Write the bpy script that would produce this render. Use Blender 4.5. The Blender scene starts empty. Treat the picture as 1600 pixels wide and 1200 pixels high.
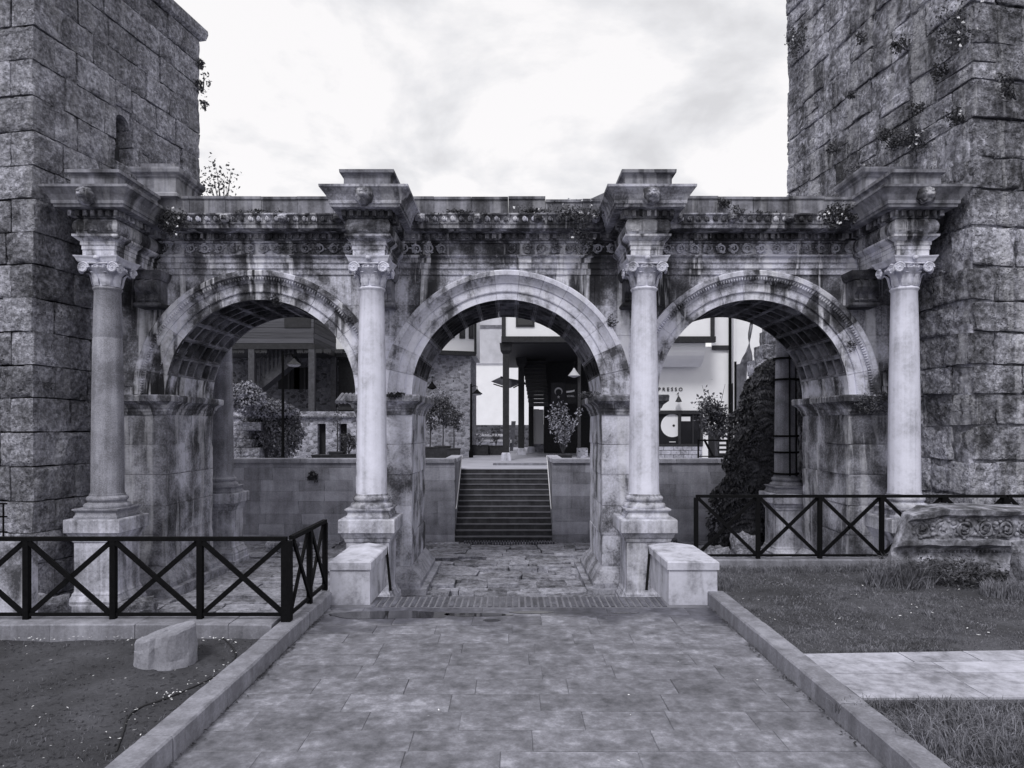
import bpy, math, random
from mathutils import Vector, Matrix, noise as mnoise
R = math.radians
random.seed(7)
rnd = random.random
def U(a, b): return a + (b - a) * random.random()
scene = bpy.context.scene
COL = scene.collection

# ------------------------------------------------------------------ camera
F = 1075.0; HOR = 668.0; EYE = 3.65          # focal length in photo pixels, horizon row, eye height
cam = bpy.data.cameras.new('camera'); camo = bpy.data.objects.new('camera', cam); COL.objects.link(camo)
cam.sensor_width = 36.0; cam.lens = 36.0 * F / 1600.0
cam.shift_y = (HOR - 600.0) / 1600.0
cam.clip_start = 0.05; cam.clip_end = 4000
camo.location = (0, 0, EYE); camo.rotation_euler = (R(90), 0, 0)
scene.camera = camo
scene.render.resolution_x = 1024; scene.render.resolution_y = 768
# ------------------------------------------------------------------ light, sky, exposure
scene.view_settings.view_transform = 'Standard'; scene.view_settings.look = 'None'
scene.view_settings.exposure = 0.42; scene.view_settings.gamma = 1.0
scene.view_settings.use_curve_mapping = False
SUN_EL, SUN_AZ = R(52), R(197)                # azimuth clockwise from +Y; the sun is behind the camera, a little to the left
sun = bpy.data.lights.new('sun', 'SUN'); suno = bpy.data.objects.new('sun', sun); COL.objects.link(suno)
sun.energy = 1.5; sun.angle = R(14); sun.color = (1.0, 0.99, 0.985)
sd = Vector((math.sin(SUN_AZ) * math.cos(SUN_EL), math.cos(SUN_AZ) * math.cos(SUN_EL), math.sin(SUN_EL)))
suno.rotation_euler = sd.to_track_quat('Z', 'Y').to_euler(); suno.location = (0, -5, 30)
world = bpy.data.worlds.new('World'); scene.world = world; world.use_nodes = True
wn, wl = world.node_tree.nodes, world.node_tree.links
wn.clear()
def wnode(t, **k):
    n = wn.new(t)
    for a, b in k.items(): setattr(n, a, b)
    return n
bg = wnode('ShaderNodeBackground'); wo = wnode('ShaderNodeOutputWorld'); bg.inputs['Strength'].default_value = 0.1
sky = wnode('ShaderNodeTexSky'); sky.sky_type = 'NISHITA'; sky.sun_disc = False
sky.sun_elevation = SUN_EL; sky.sun_rotation = SUN_AZ
bw = wnode('ShaderNodeRGBToBW'); wl.new(sky.outputs[0], bw.inputs[0])
tc = wnode('ShaderNodeTexCoord'); sep = wnode('ShaderNodeSeparateXYZ'); wl.new(tc.outputs['Generated'], sep.inputs[0])
zz = wnode('ShaderNodeMath', operation='ADD'); wl.new(sep.outputs[2], zz.inputs[0]); zz.inputs[1].default_value = 0.28
za = wnode('ShaderNodeMath', operation='MAXIMUM'); wl.new(zz.outputs[0], za.inputs[0]); za.inputs[1].default_value = 0.1
dvx = wnode('ShaderNodeMath', operation='DIVIDE'); wl.new(sep.outputs[0], dvx.inputs[0]); wl.new(za.outputs[0], dvx.inputs[1])
dvy = wnode('ShaderNodeMath', operation='DIVIDE'); wl.new(sep.outputs[1], dvy.inputs[0]); wl.new(za.outputs[0], dvy.inputs[1])
cb = wnode('ShaderNodeCombineXYZ'); wl.new(dvx.outputs[0], cb.inputs[0]); wl.new(dvy.outputs[0], cb.inputs[1])
cn = wnode('ShaderNodeTexNoise'); cn.inputs['Scale'].default_value = 2.3; cn.inputs['Detail'].default_value = 10
cn.inputs['Roughness'].default_value = 0.55; cn.inputs['Distortion'].default_value = 0.25; wl.new(cb.outputs[0], cn.inputs['Vector'])
cr = wnode('ShaderNodeValToRGB'); wl.new(cn.outputs[0], cr.inputs[0])
e = cr.color_ramp.elements
e[0].position = 0.39; e[0].color = (0.72, 0.72, 0.75, 1); e[1].position = 0.525; e[1].color = (1.0, 0.985, 1.0, 1)
x_ = e.new(0.46); x_.color = (0.85, 0.85, 0.88, 1)
cm = wnode('ShaderNodeVectorMath', operation='SCALE'); wl.new(cr.outputs[0], cm.inputs[0]); cm.inputs['Scale'].default_value = 7.8
mx = wnode('ShaderNodeMix', data_type='RGBA'); mx.inputs['Factor'].default_value = 0.9
wl.new(bw.outputs[0], mx.inputs['A']); wl.new(cm.outputs[0], mx.inputs['B'])
wl.new(mx.outputs['Result'], bg.inputs['Color']); wl.new(bg.outputs[0], wo.inputs[0])

# ------------------------------------------------------------------ helpers
WLOC = {}
def at(px, py, d):
    return Vector(((px - 800) * d / F, d, EYE - (py - HOR) * d / F))
def X(px, d): return (px - 800) * d / F
def Z(py, d): return EYE - (py - HOR) * d / F
class MB:
    def __init__(s): s.v = []; s.f = []
    def add(s, vs, fs):
        n = len(s.v); s.v += [tuple(p) for p in vs]; s.f += [tuple(i + n for i in f) for f in fs]; return s
    def box(s, x0, x1, y0, y1, z0, z1):
        return s.loft([[(x0, y0, z0), (x1, y0, z0), (x1, y1, z0), (x0, y1, z0)], [(x0, y0, z1), (x1, y0, z1), (x1, y1, z1), (x0, y1, z1)]])
    def loft(s, rings, cap=True, closed=True):
        n = len(rings[0]); vs = [p for r in rings for p in r]; fs = []
        for i in range(len(rings) - 1):
            for j in range(n if closed else n - 1):
                k = (j + 1) % n
                fs.append((i * n + j, i * n + k, (i + 1) * n + k, (i + 1) * n + j))
        if cap:
            fs.append(tuple(reversed(range(n)))); m = (len(rings) - 1) * n; fs.append(tuple(range(m, m + n)))
        return s.add(vs, fs)
    def levels(s, lv, x0, x1, yf, yb, sx=1, back=0):
        rings = []
        for z, o in lv:
            ox = o * sx; ob = o * back
            rings.append([(x0 - ox, yf - o, z), (x1 + ox, yf - o, z), (x1 + ox, yb + ob, z), (x0 - ox, yb + ob, z)])
        return s.loft(rings)
    def tube(s, pts, r, seg=6, cap=True):
        pts = [Vector(p) for p in pts]; n = len(pts)
        if not isinstance(r, (list, tuple)): r = [r] * n
        rings = []
        for i, p in enumerate(pts):
            t = (pts[min(i + 1, n - 1)] - pts[max(i - 1, 0)])
            if t.length < 1e-9: t = Vector((0, 0, 1))
            t.normalize()
            up = Vector((0, 0, 1)) if abs(t.z) < 0.9 else Vector((0, 1, 0))
            a = t.cross(up).normalized(); b = a.cross(t)
            rings.append([p + (a * math.cos(q) + b * math.sin(q)) * r[i] for q in [2 * math.pi * k / seg for k in range(seg)]])
        return s.loft(rings, cap)
    def bar(s, a, b, w, h):
        a, b = Vector(a), Vector(b); t = (b - a).normalized()
        up = Vector((0, 0, 1)) if abs(t.z) < 0.95 else Vector((0, 1, 0))
        u = t.cross(up).normalized() * w / 2; v = u.cross(t).normalized() * h / 2
        return s.loft([[p - u - v, p + u - v, p + u + v, p - u + v] for p in (a, b)])
    def lathe(s, prof, cx, cy, seg=24, wob=0.0):
        rings = []
        for r, z in prof:
            rings.append([(cx + r * math.cos(q), cy + r * math.sin(q), z) for q in [2 * math.pi * k / seg for k in range(seg)]])
        return s.loft(rings)
    def prism(s, poly, y0, y1):
        return s.loft([[(x, y0, z) for x, z in poly], [(x, y1, z) for x, z in poly]])
    def ell(s, c, r, su=8, sv=6, fn=None):
        vs = []; fs = []
        for i in range(sv + 1):
            th = math.pi * i / sv
            for j in range(su):
                ph = 2 * math.pi * j / su
                d = Vector((math.sin(th) * math.cos(ph), math.sin(th) * math.sin(ph), math.cos(th)))
                k = fn(d) if fn else 1.0
                vs.append((c[0] + d.x * r[0] * k, c[1] + d.y * r[1] * k, c[2] + d.z * r[2] * k))
        for i in range(sv):
            for j in range(su):
                fs.append((i * su + j, (i + 1) * su + j, (i + 1) * su + (j + 1) % su, i * su + (j + 1) % su))
        return s.add(vs, fs)
    def quad(s, a, b, c, d): return s.add([a, b, c, d], [(0, 1, 2, 3)])
    def rot(s, ang, c, axis='Z', i0=0):
        m = Matrix.Rotation(ang, 3, axis); c = Vector(c)
        s.v[i0:] = [tuple(m @ (Vector(p) - c) + c) for p in s.v[i0:]]; return s
    def move(s, d, i0=0):
        s.v[i0:] = [(p[0] + d[0], p[1] + d[1], p[2] + d[2]) for p in s.v[i0:]]; return s
    def build(s, name, mat, parent=None, smooth=False, origin=None):
        if origin is None:
            xs = [p[0] for p in s.v]; ys = [p[1] for p in s.v]
            origin = ((min(xs) + max(xs)) / 2, (min(ys) + max(ys)) / 2, min(p[2] for p in s.v))
        o3 = Vector(origin)
        me = bpy.data.meshes.new(name)
        me.from_pydata([(p[0] - o3.x, p[1] - o3.y, p[2] - o3.z) for p in s.v], [], s.f)
        if smooth: me.polygons.foreach_set('use_smooth', [True] * len(me.polygons))
        me.update()
        if mat: me.materials.append(mat)
        return place(name, me, o3, parent)
def place(name, me, loc, parent=None, rot=(0, 0, 0), scale=(1, 1, 1)):
    o = bpy.data.objects.new(name, me); COL.objects.link(o)
    loc = Vector(loc)
    if parent is not None:
        o.parent = parent; o.location = loc - WLOC[parent.name]
    else: o.location = loc
    o.rotation_euler = rot; o.scale = scale
    WLOC[o.name] = loc
    return o
def tag(o, label, cat, group=None, kind=None):
    o['label'] = label; o['category'] = cat
    if group: o['group'] = group
    if kind: o['kind'] = kind
    return o
def thing(name, label, cat, loc, group=None):
    o = bpy.data.objects.new(name, None); COL.objects.link(o); o.location = loc; o.empty_display_size = 0.2
    WLOC[o.name] = Vector(loc)
    return tag(o, label, cat, group)
def struct(o): o['kind'] = 'structure'; return o
def stuff(o): o['kind'] = 'stuff'; return o
def copytree(o, parent=None):
    c = o.copy(); COL.objects.link(c); c.parent = parent
    for ch in list(o.children): copytree(ch, c)
    return c

# ------------------------------------------------------------------ materials
TR, TG, TB = 0.962, 0.968, 1.12                # the whole place is toned a cold slate grey
def C(v, k=1.0): return (v * (1 + (TR - 1) * k), v * (1 + (TG - 1) * k), v * (1 + (TB - 1) * k), 1)
MATS = {}
class NT:
    def __init__(s, name):
        s.m = bpy.data.materials.new(name); s.m.use_nodes = True; s.n = s.m.node_tree.nodes; s.l = s.m.node_tree.links
        s.b = s.n['Principled BSDF']; s.geo = s.n.new('ShaderNodeNewGeometry'); s.pos = s.geo.outputs['Position']
        MATS[name] = s.m
    def mapping(s, sc, rz=0, loc=(0, 0, 0)):
        k = s.n.new('ShaderNodeMapping'); k.inputs['Scale'].default_value = sc; k.inputs['Rotation'].default_value = (0, 0, rz)
        k.inputs['Location'].default_value = loc; s.l.new(s.pos, k.inputs[0]); return k.outputs[0]
    def noise(s, vec, scale, detail=6, rough=0.6, dist=0.0):
        k = s.n.new('ShaderNodeTexNoise'); k.inputs['Scale'].default_value = scale; k.inputs['Detail'].default_value = detail
        k.inputs['Roughness'].default_value = rough; k.inputs['Distortion'].default_value = dist; s.l.new(vec, k.inputs['Vector']); return k.outputs[0]
    def voro(s, vec, scale, feat='F1', out='Distance', rand=1.0):
        k = s.n.new('ShaderNodeTexVoronoi'); k.feature = feat; k.inputs['Scale'].default_value = scale; k.inputs['Randomness'].default_value = rand
        s.l.new(vec, k.inputs['Vector']); return k.outputs[out]
    def math(s, op, a, b=None, c=None, clamp=False):
        k = s.n.new('ShaderNodeMath'); k.operation = op; k.use_clamp = clamp
        for i, q in enumerate((a, b, c)):
            if q is None: continue
            if isinstance(q, (int, float)): k.inputs[i].default_value = q
            else: s.l.new(q, k.inputs[i])
        return k.outputs[0]
    def ramp(s, fac, stops):
        k = s.n.new('ShaderNodeValToRGB'); el = k.color_ramp.elements; s.l.new(fac, k.inputs[0])
        while len(el) < len(stops): el.new(0.5)
        for q, (p, c) in zip(el, stops): q.position = p; q.color = c if isinstance(c, tuple) else C(c)
        return k.outputs[0]
    def mix(s, fac, a, b):
        k = s.n.new('ShaderNodeMix'); k.data_type = 'RGBA'
        for nm, q in (('Factor', fac), ('A', a), ('B', b)):
            if isinstance(q, (int, float, tuple)): k.inputs[nm].default_value = q
            else: s.l.new(q, k.inputs[nm])
        return k.outputs['Result']
    def rand(s):
        k = s.n.new('ShaderNodeObjectInfo'); return k.outputs['Random']
    def out(s, col, rough=0.9, h=None, bump=0.4, dist=0.02, spec=0.3):
        if isinstance(col, tuple): s.b.inputs['Base Color'].default_value = col
        else: s.l.new(col, s.b.inputs['Base Color'])
        if isinstance(rough, (int, float)): s.b.inputs['Roughness'].default_value = rough
        else: s.l.new(rough, s.b.inputs['Roughness'])
        s.b.inputs['Specular IOR Level'].default_value = spec
        if h is not None:
            k = s.n.new('ShaderNodeBump'); k.inputs['Strength'].default_value = bump; k.inputs['Distance'].default_value = dist
            s.l.new(h, k.inputs['Height']); s.l.new(k.outputs[0], s.b.inputs['Normal'])
        return s.m
def stone(name, stops, scale=1.6, big=0.5, streak=0.3, fine=0.25, rv=0.12, sxy=5.0, sz=0.45, pits=0.0, bump=0.5, dist=0.02, rough=0.9, contrast=2.2, fsc=22, white=0.0, wcol=0.75, bsc=9, dark=0.0, own=False):
    t = NT(name); gp = t.pos
    if own:                                     # each stone is cut from its own piece of rock
        cx_ = t.n.new('ShaderNodeCombineXYZ'); rn = t.rand()
        for i_, k_ in enumerate((37.0, 53.0, 29.0)): t.l.new(t.math('MULTIPLY', rn, k_), cx_.inputs[i_])
        va = t.n.new('ShaderNodeVectorMath'); va.operation = 'ADD'; t.l.new(t.pos, va.inputs[0]); t.l.new(cx_.outputs[0], va.inputs[1]); gp = va.outputs[0]
    n1 = t.noise(t.pos, scale, 7, 0.62, 0.3)
    n2 = t.noise(t.mapping((sxy, sxy, sz)), 1.0, 5, 0.55, 0.4)
    n3 = t.noise(gp, fsc, 8, 0.74)
    a = t.math('MULTIPLY_ADD', t.math('SUBTRACT', n1, 0.5), big * contrast * 1.6, 0.5)
    a = t.math('MULTIPLY_ADD', t.math('SUBTRACT', n2, 0.5), streak * contrast * 1.8, a)
    a = t.math('MULTIPLY_ADD', t.math('SUBTRACT', n3, 0.5), fine * contrast, a)
    a = t.math('MULTIPLY_ADD', t.math('SUBTRACT', t.rand(), 0.5), rv * 2, a, True)
    col = t.ramp(a, stops)
    if white:
        n4 = t.noise(t.mapping((2.6, 2.6, 0.22), loc=(7, 3, 0)), 1.0, 4, 0.6, 0.6)
        w = t.ramp(n4, [(0.53, (0, 0, 0, 1)), (0.60, (1, 1, 1, 1))])
        n5 = t.noise(t.pos, 6, 5, 0.7)
        w = t.math('MULTIPLY', w, t.math('MULTIPLY_ADD', n5, 2.2 * white, -0.35 * white, True), None, True)
        col = t.mix(w, col, C(wcol, 0.6))
    h = t.math('MULTIPLY_ADD', n3, 0.5, t.math('MULTIPLY', t.noise(gp, bsc, 6, 0.65), 1.0))
    if dark:                                    # dark flecks scattered by a noise of their own
        n6 = t.noise(gp, 15, 6, 0.7); dk = t.ramp(n6, [(0.36, (1, 1, 1, 1)), (0.46, (0, 0, 0, 1))])
        col = t.mix(t.math('MULTIPLY', dk, dark), col, C(0.035))
    if pits:
        vd = t.voro(t.pos, 16)
        pv = t.math('SMOOTH_MIN', vd, 0.3, 0.1)
        gate_ = t.ramp(t.noise(t.pos, 2.3, 3, 0.5), [(0.45, (0, 0, 0, 1)), (0.62, (1, 1, 1, 1))])
        h = t.math('MULTIPLY_ADD', t.math('MULTIPLY', pv, gate_), 2.4 * pits, h)
    return t.out(col, rough, h, bump, dist)
def wet_stain(m):
    # damp patch left by standing water at the far end of the path
    nt = m.node_tree; n, l = nt.nodes, nt.links; b = n['Principled BSDF']; src = b.inputs['Base Color'].links[0].from_socket
    g = n.new('ShaderNodeNewGeometry'); sp = n.new('ShaderNodeSeparateXYZ'); l.new(g.outputs['Position'], sp.inputs[0])
    nz = n.new('ShaderNodeTexNoise'); nz.inputs['Scale'].default_value = 1.1; nz.inputs['Detail'].default_value = 5; l.new(g.outputs['Position'], nz.inputs['Vector'])
    a = n.new('ShaderNodeMath'); a.operation = 'MULTIPLY_ADD'; l.new(nz.outputs[0], a.inputs[0]); a.inputs[1].default_value = 3.2; l.new(sp.outputs[1], a.inputs[2])
    r = n.new('ShaderNodeMapRange'); l.new(a.outputs[0], r.inputs[0]); r.inputs[1].default_value = 8.75; r.inputs[2].default_value = 9.15
    mx_ = n.new('ShaderNodeMix'); mx_.data_type = 'RGBA'; mx_.blend_type = 'MULTIPLY'; l.new(r.outputs[0], mx_.inputs['Factor']); l.new(src, mx_.inputs['A']); mx_.inputs['B'].default_value = (.45, .45, .48, 1)
    l.new(mx_.outputs['Result'], b.inputs['Base Color'])
    r2 = n.new('ShaderNodeMapRange'); l.new(r.outputs[0], r2.inputs[0]); r2.inputs[3].default_value = .62; r2.inputs[4].default_value = .32; l.new(r2.outputs[0], b.inputs['Roughness'])
M_gate = stone('weathered marble', [(0.0, 0.035), (0.30, 0.09), (0.50, 0.20), (0.66, 0.38), (1.0, 0.72)], 0.85, 0.85, 0.48, 0.5, 0.16, sxy=2.0, sz=0.24, bump=0.5, dist=0.02, white=1.1, wcol=0.78)
M_arch = stone('pale arch marble', [(0.0, 0.08), (0.22, 0.25), (0.42, 0.52), (0.7, 0.70), (1.0, 0.80)], 1.8, 0.65, 0.35, 0.4, 0.16, sxy=3.4, sz=0.5, bump=0.4, dist=0.015, white=0.5, wcol=0.82)
M_arch2 = stone('stained arch marble', [(0.0, 0.03), (0.28, 0.10), (0.48, 0.28), (0.7, 0.54), (1.0, 0.74)], 1.3, 0.9, 0.45, 0.4, 0.18, sxy=3.0, sz=0.4, bump=0.45, dist=0.015, white=0.9, wcol=0.78)
M_pier2 = stone('stained pier marble', [(0.0, 0.035), (0.3, 0.11), (0.52, 0.22), (0.75, 0.38), (1.0, 0.6)], 1.0, 0.8, 0.26, 0.6, 0.08, sxy=2.2, sz=0.16, bump=0.5, dist=0.012, white=0.6, wcol=0.62)
M_rib = stone('coffer rib marble', [(0.0, 0.03), (0.35, 0.085), (0.6, 0.16), (1.0, 0.36)], 1.4, 0.7, 0.2, 0.4, 0.2, bump=0.4, dist=0.015)  # ribs between the coffers, a little lighter than the recesses
M_soff = stone('dark soffit marble', [(0.0, 0.02), (0.35, 0.06), (0.6, 0.14), (1.0, 0.34)], 1.6, 0.6, 0.2, 0.3, 0.3, bump=0.4, dist=0.015)  # darker marble for the coffer recesses and the consoles
M_pier = stone('pier marble', [(0.0, 0.06), (0.25, 0.18), (0.48, 0.40), (0.75, 0.57), (1.0, 0.70)], 1.3, 0.85, 0.34, 0.5, 0.10, sxy=2.4, sz=0.28, bump=0.5, dist=0.012, white=0.5, wcol=0.74)
M_corn = stone('crusted cornice marble', [(0.0, 0.02), (0.35, 0.06), (0.58, 0.14), (0.8, 0.30), (1.0, 0.6)], 2.2, 0.6, 0.3, 0.45, 0.1, sxy=4.0, sz=0.35, bump=0.6, dist=0.02, white=0.7, wcol=0.66)
M_newst = stone('plain restored stone', [(0.0, 0.05), (0.3, 0.11), (0.55, 0.18), (1.0, 0.33)], 1.6, 0.6, 0.5, 0.35, 0.12, sxy=4, sz=.3, bump=0.3, dist=0.01, white=0.5, wcol=0.42)
M_shaft = stone('streaked marble', [(0.0, 0.36), (0.3, 0.57), (0.55, 0.70), (1.0, 0.82)], 1.6, 0.45, 0.3, 0.4, 0.05, sxy=8, sz=0.12, bump=0.2, dist=0.006, rough=0.75, fsc=12)
M_cap = stone('carved capital marble', [(0.0, 0.2), (0.35, 0.52), (1.0, 0.80)], 5.0, 0.5, 0.3, 0.3, 0.1, bump=0.3, dist=0.01)
M_gran = stone('grey granite', [(0.0, 0.11), (0.35, 0.19), (0.6, 0.28), (1.0, 0.42)], 1.5, 0.5, 0.3, 0.8, 0.05, sxy=5, sz=0.2, bump=0.3, dist=0.006, fsc=45)
M_ped = stone('pedestal marble', [(0.0, 0.06), (0.3, 0.18), (0.55, 0.36), (0.8, 0.54), (1.0, 0.68)], 1.8, 0.5, 0.35, 0.45, 0.1, sxy=5, sz=0.3, bump=0.35, dist=0.01, white=0.4, wcol=0.68)
M_tow = stone('rusticated limestone', [(0.0, 0.045), (0.25, 0.115), (0.5, 0.22), (0.75, 0.39), (1.0, 0.64)], 0.9, 0.55, 0.15, 1.3, 0.15, sxy=2, sz=0.4, pits=0.9, bump=1.0, dist=0.08, contrast=1.7, fsc=11, bsc=8, dark=0.5, white=0.3, wcol=0.5, own=True)
M_tow2 = stone('patched limestone', [(0.0, 0.045), (0.25, 0.12), (0.5, 0.235), (0.75, 0.43), (1.0, 0.68)], 0.8, 0.7, 0.3, 1.3, 0.17, sxy=2.2, sz=0.35, pits=1.0, bump=1.0, dist=0.09, contrast=1.8, fsc=9, bsc=7, dark=0.55, white=0.6, wcol=0.55, own=True)
M_core = stone('dark joint mortar', [(0.0, 0.03), (0.5, 0.06), (1.0, 0.12)], 3, bump=0.8, dist=0.05)
M_core2 = stone('lime joint mortar', [(0.0, 0.05), (0.4, 0.15), (0.65, 0.32), (1.0, 0.58)], 1.6, bump=0.9, dist=0.06, fine=0.9, fsc=7)
M_slab = stone('paving stone', [(0.0, 0.075), (0.28, 0.125), (0.5, 0.17), (0.72, 0.235), (1.0, 0.38)], 1.0, 0.34, 0.0, 1.5, 0.12, bump=0.4, dist=0.005, fsc=7, rough=0.6, contrast=1.6, own=True)
wet_stain(M_slab)
M_slab2 = stone('pale paving stone', [(0.0, 0.18), (0.35, 0.32), (0.6, 0.42), (1.0, 0.54)], 1.2, 0.4, 0.0, 1.0, 0.16, bump=0.3, dist=0.006, fsc=8, rough=0.7, own=True)
M_kerb = stone('kerb granite', [(0.0, 0.10), (0.5, 0.2), (1.0, 0.34)], 2.5, 0.35, 0.3, 0.5, 0.1, sxy=8, sz=1, bump=0.3, dist=0.006, fsc=45)
M_blk = stone('parapet limestone', [(0.0, 0.14), (0.25, 0.3), (0.5, 0.48), (1.0, 0.62)], 2.5, 0.4, 0.3, 0.35, 0.04, bump=0.3, dist=0.008)
M_roman = stone('worn roman paving', [(0.0, 0.05), (0.3, 0.13), (0.55, 0.25), (0.8, 0.36), (1.0, 0.5)], 1.6, 0.4, 0.0, 1.1, 0.16, pits=0.4, bump=0.8, dist=0.04, fsc=7, contrast=1.8, dark=.5)
M_drum = stone('speckled drum stone', [(0.0, 0.12), (0.5, 0.23), (1.0, 0.36)], 4, 0.3, 0.1, 0.6, 0.05, bump=0.5, dist=0.01, fsc=50, pits=0.2)
M_carve = stone('mossy carved marble', [(0.0, 0.025), (0.3, 0.075), (0.55, 0.17), (0.8, 0.33), (1.0, 0.5)], 3.2, 0.7, 0.1, 0.6, 0.05, bump=0.7, dist=0.015, fsc=14)
M_ret = stone('retaining wall ashlar', [(0.0, 0.15), (0.5, 0.29), (1.0, 0.46)], 1.6, 0.45, 0.2, 0.5, 0.24, bump=0.3, dist=0.01)
M_base = stone('moulded base marble', [(0.0, 0.06), (0.3, 0.16), (0.55, 0.3), (1.0, 0.5)], 2.2, 0.6, 0.0, 0.6, 0.1, bump=0.4, dist=0.012)
M_joint = stone('grey pointing', [(0.0, 0.10), (1.0, 0.22)], 3, bump=0.2)
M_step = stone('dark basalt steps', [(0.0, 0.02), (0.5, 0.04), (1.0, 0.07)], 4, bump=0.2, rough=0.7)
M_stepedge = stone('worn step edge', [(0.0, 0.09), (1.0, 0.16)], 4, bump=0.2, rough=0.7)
M_terr = stone('terrace paving', [(0.0, 0.26), (0.5, 0.36), (1.0, 0.46)], 0.8, 0.4, 0.0, 0.4, 0.0, bump=0.1)

def plain(name, v, rough=0.6, k=1.0, metal=0.0, var=0.0, sc=6, bump=0.0):
    t = NT(name)
    if var:
        n = t.noise(t.pos, sc, 5, 0.6)
        m = t.out(t.ramp(n, [(0.3, C(v * (1 - var), k)), (0.7, C(v * (1 + var), k))]), rough, n if bump else None, bump, 0.01)
    else: m = t.out(C(v, k), rough)
    t.b.inputs['Metallic'].default_value = metal
    return m
M_iron = plain('black painted iron', 0.006, 0.7, 1, var=0.3, sc=30, bump=0.1)
M_iron.node_tree.nodes['Principled BSDF'].inputs['Specular IOR Level'].default_value = 0.06
M_white = plain('white limewash', 0.80, 0.85, 0.25, var=0.04, sc=1.5, bump=0.1)
M_grey = plain('grey plaster', 0.5, 0.9, 0.6, var=0.15, sc=1.2)
M_wood = None
def wood(name, a, b):
    t = NT(name)
    n = t.noise(t.mapping((0.7, 0.7, 26)), 1.0, 5, 0.6)
    r = t.math('MULTIPLY_ADD', t.math('SUBTRACT', t.rand(), 0.5), 0.5, n)
    return t.out(t.ramp(r, [(0.3, a), (0.75, b)]), 0.75, n, 0.3, 0.01)
M_board = wood('weathered boards', 0.035, 0.10)
M_beam = plain('dark stained timber', 0.022, 0.6, 1, var=0.4, sc=9)
M_post = plain('grey timber post', 0.028, 0.6, 1, var=0.3, sc=9)
M_timb = plain('worn timber', 0.06, 0.6, 1, var=0.4, sc=9)
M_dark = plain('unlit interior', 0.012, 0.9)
M_steel = plain('brushed steel', 0.75, 0.3, 0.3)
M_lampw = plain('lamp enamel', 0.42, 0.5, 0.5)
M_flag = plain('deep red flag cloth', 0.032, 0.9, 1)
M_ink = plain('black lettering', 0.02, 0.6)
M_offw = plain('pale vinyl', 0.78, 0.6, 0.3)
M_cloth = plain('awning canvas', 0.16, 0.9, 1, var=0.4, sc=3)
M_pot = plain('dark planter', 0.03, 0.8, 1, var=0.4, sc=8)
M_petal = plain('fallen petals', 0.75, 0.8, 0.3)
M_hose = plain('black hose', 0.02, 0.6)
M_tile = plain('roof tile', 0.16, 0.8, 1, var=0.4, sc=6)
M_hill = plain('far wooded slope', 0.12, 1.0, 1, var=0.4, sc=0.2)
M_flower = plain('white flower', 0.8, 0.8, 0.3)
M_bark = plain('bark', 0.06, 0.9, 1, var=0.4, sc=12, bump=0.5)
t = NT('shop glass'); M_glass = t.out(C(0.02), 0.08, spec=0.6)
t = NT('puddle water'); M_water = t.out(C(0.03), 0.04, spec=0.6)
def soilmat(name, a, b, c):
    t = NT(name)
    n1 = t.noise(t.pos, 1.1, 6, 0.6, 0.3); n2 = t.noise(t.pos, 30, 5, 0.75)
    f = t.math('MULTIPLY_ADD', t.math('SUBTRACT', n2, 0.5), 0.5, n1)
    return t.out(t.ramp(f, [(0.3, a), (0.52, b), (0.75, c)]), 1.0, t.math('MULTIPLY_ADD', n2, 1.0, n1), 0.8, 0.03)
M_soil = soilmat('bare earth', 0.035, 0.066, 0.12)
M_lawn = soilmat('lawn earth', 0.035, 0.07, 0.13)
def leafmat(name, a, b):
    t = NT(name)
    n = t.noise(t.pos, 3.0, 4, 0.6); n2 = t.voro(t.pos, 22, 'F1', 'Color')
    bwn = t.n.new('ShaderNodeRGBToBW'); t.l.new(n2, bwn.inputs[0])
    f = t.math('MULTIPLY_ADD', t.math('SUBTRACT', bwn.outputs[0], 0.5), 0.5, n)
    m = t.out(t.ramp(f, [(0.25, a), (0.75, b)]), 0.6, spec=0.35)
    return m
M_leaf = leafmat('leaf', 0.035, 0.13)
M_leafd = leafmat('dark leaf', 0.02, 0.085)
M_leafl = leafmat('pale leaf', 0.10, 0.46)  # tone raised so the foliage looks sunlit
M_dry = leafmat('dry grass', 0.07, 0.25)
M_leafm = leafmat('sunlit creeper leaf', 0.045, 0.24)  # sunlit highlights of the creeper are put into the leaf colour
M_grass = leafmat('grass blade', 0.06, 0.21)
def rubble(name, lo, mid, hi, scale, joint):
    t = NT(name)
    dv = t.mapping((scale, scale, scale * 1.5))
    wob = t.n.new('ShaderNodeVectorMath'); wob.operation = 'ADD'
    nz = t.n.new('ShaderNodeTexNoise'); nz.inputs['Scale'].default_value = 2.0; t.l.new(dv, nz.inputs['Vector'])
    sc_ = t.n.new('ShaderNodeVectorMath'); sc_.operation = 'SCALE'; sc_.inputs['Scale'].default_value = 0.5; t.l.new(nz.outputs[1], sc_.inputs[0])
    t.l.new(dv, wob.inputs[0]); t.l.new(sc_.outputs[0], wob.inputs[1])
    ed = t.voro(wob.outputs[0], 1.0, 'DISTANCE_TO_EDGE', 'Distance', 0.8); cell = t.voro(wob.outputs[0], 1.0, 'F1', 'Color', 0.8)
    b2 = t.n.new('ShaderNodeRGBToBW'); t.l.new(cell, b2.inputs[0])
    f = t.math('MULTIPLY_ADD', t.math('SUBTRACT', t.noise(t.pos, 9, 4, 0.7), 0.5), 0.7, b2.outputs[0])
    col = t.ramp(f, [(0.2, lo), (0.5, mid), (0.85, hi)])
    e_ = t.ramp(ed, [(0.03, (0, 0, 0, 1)), (0.10, (1, 1, 1, 1))])
    col = t.mix(e_, C(joint), col)
    return t.out(col, 0.95, e_, 0.6, 0.04)
M_rub = rubble('rubble masonry', 0.14, 0.25, 0.42, 5.0, 0.34)
M_rubd = rubble('brown rubble masonry', 0.035, 0.08, 0.15, 3.6, 0.11)
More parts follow.
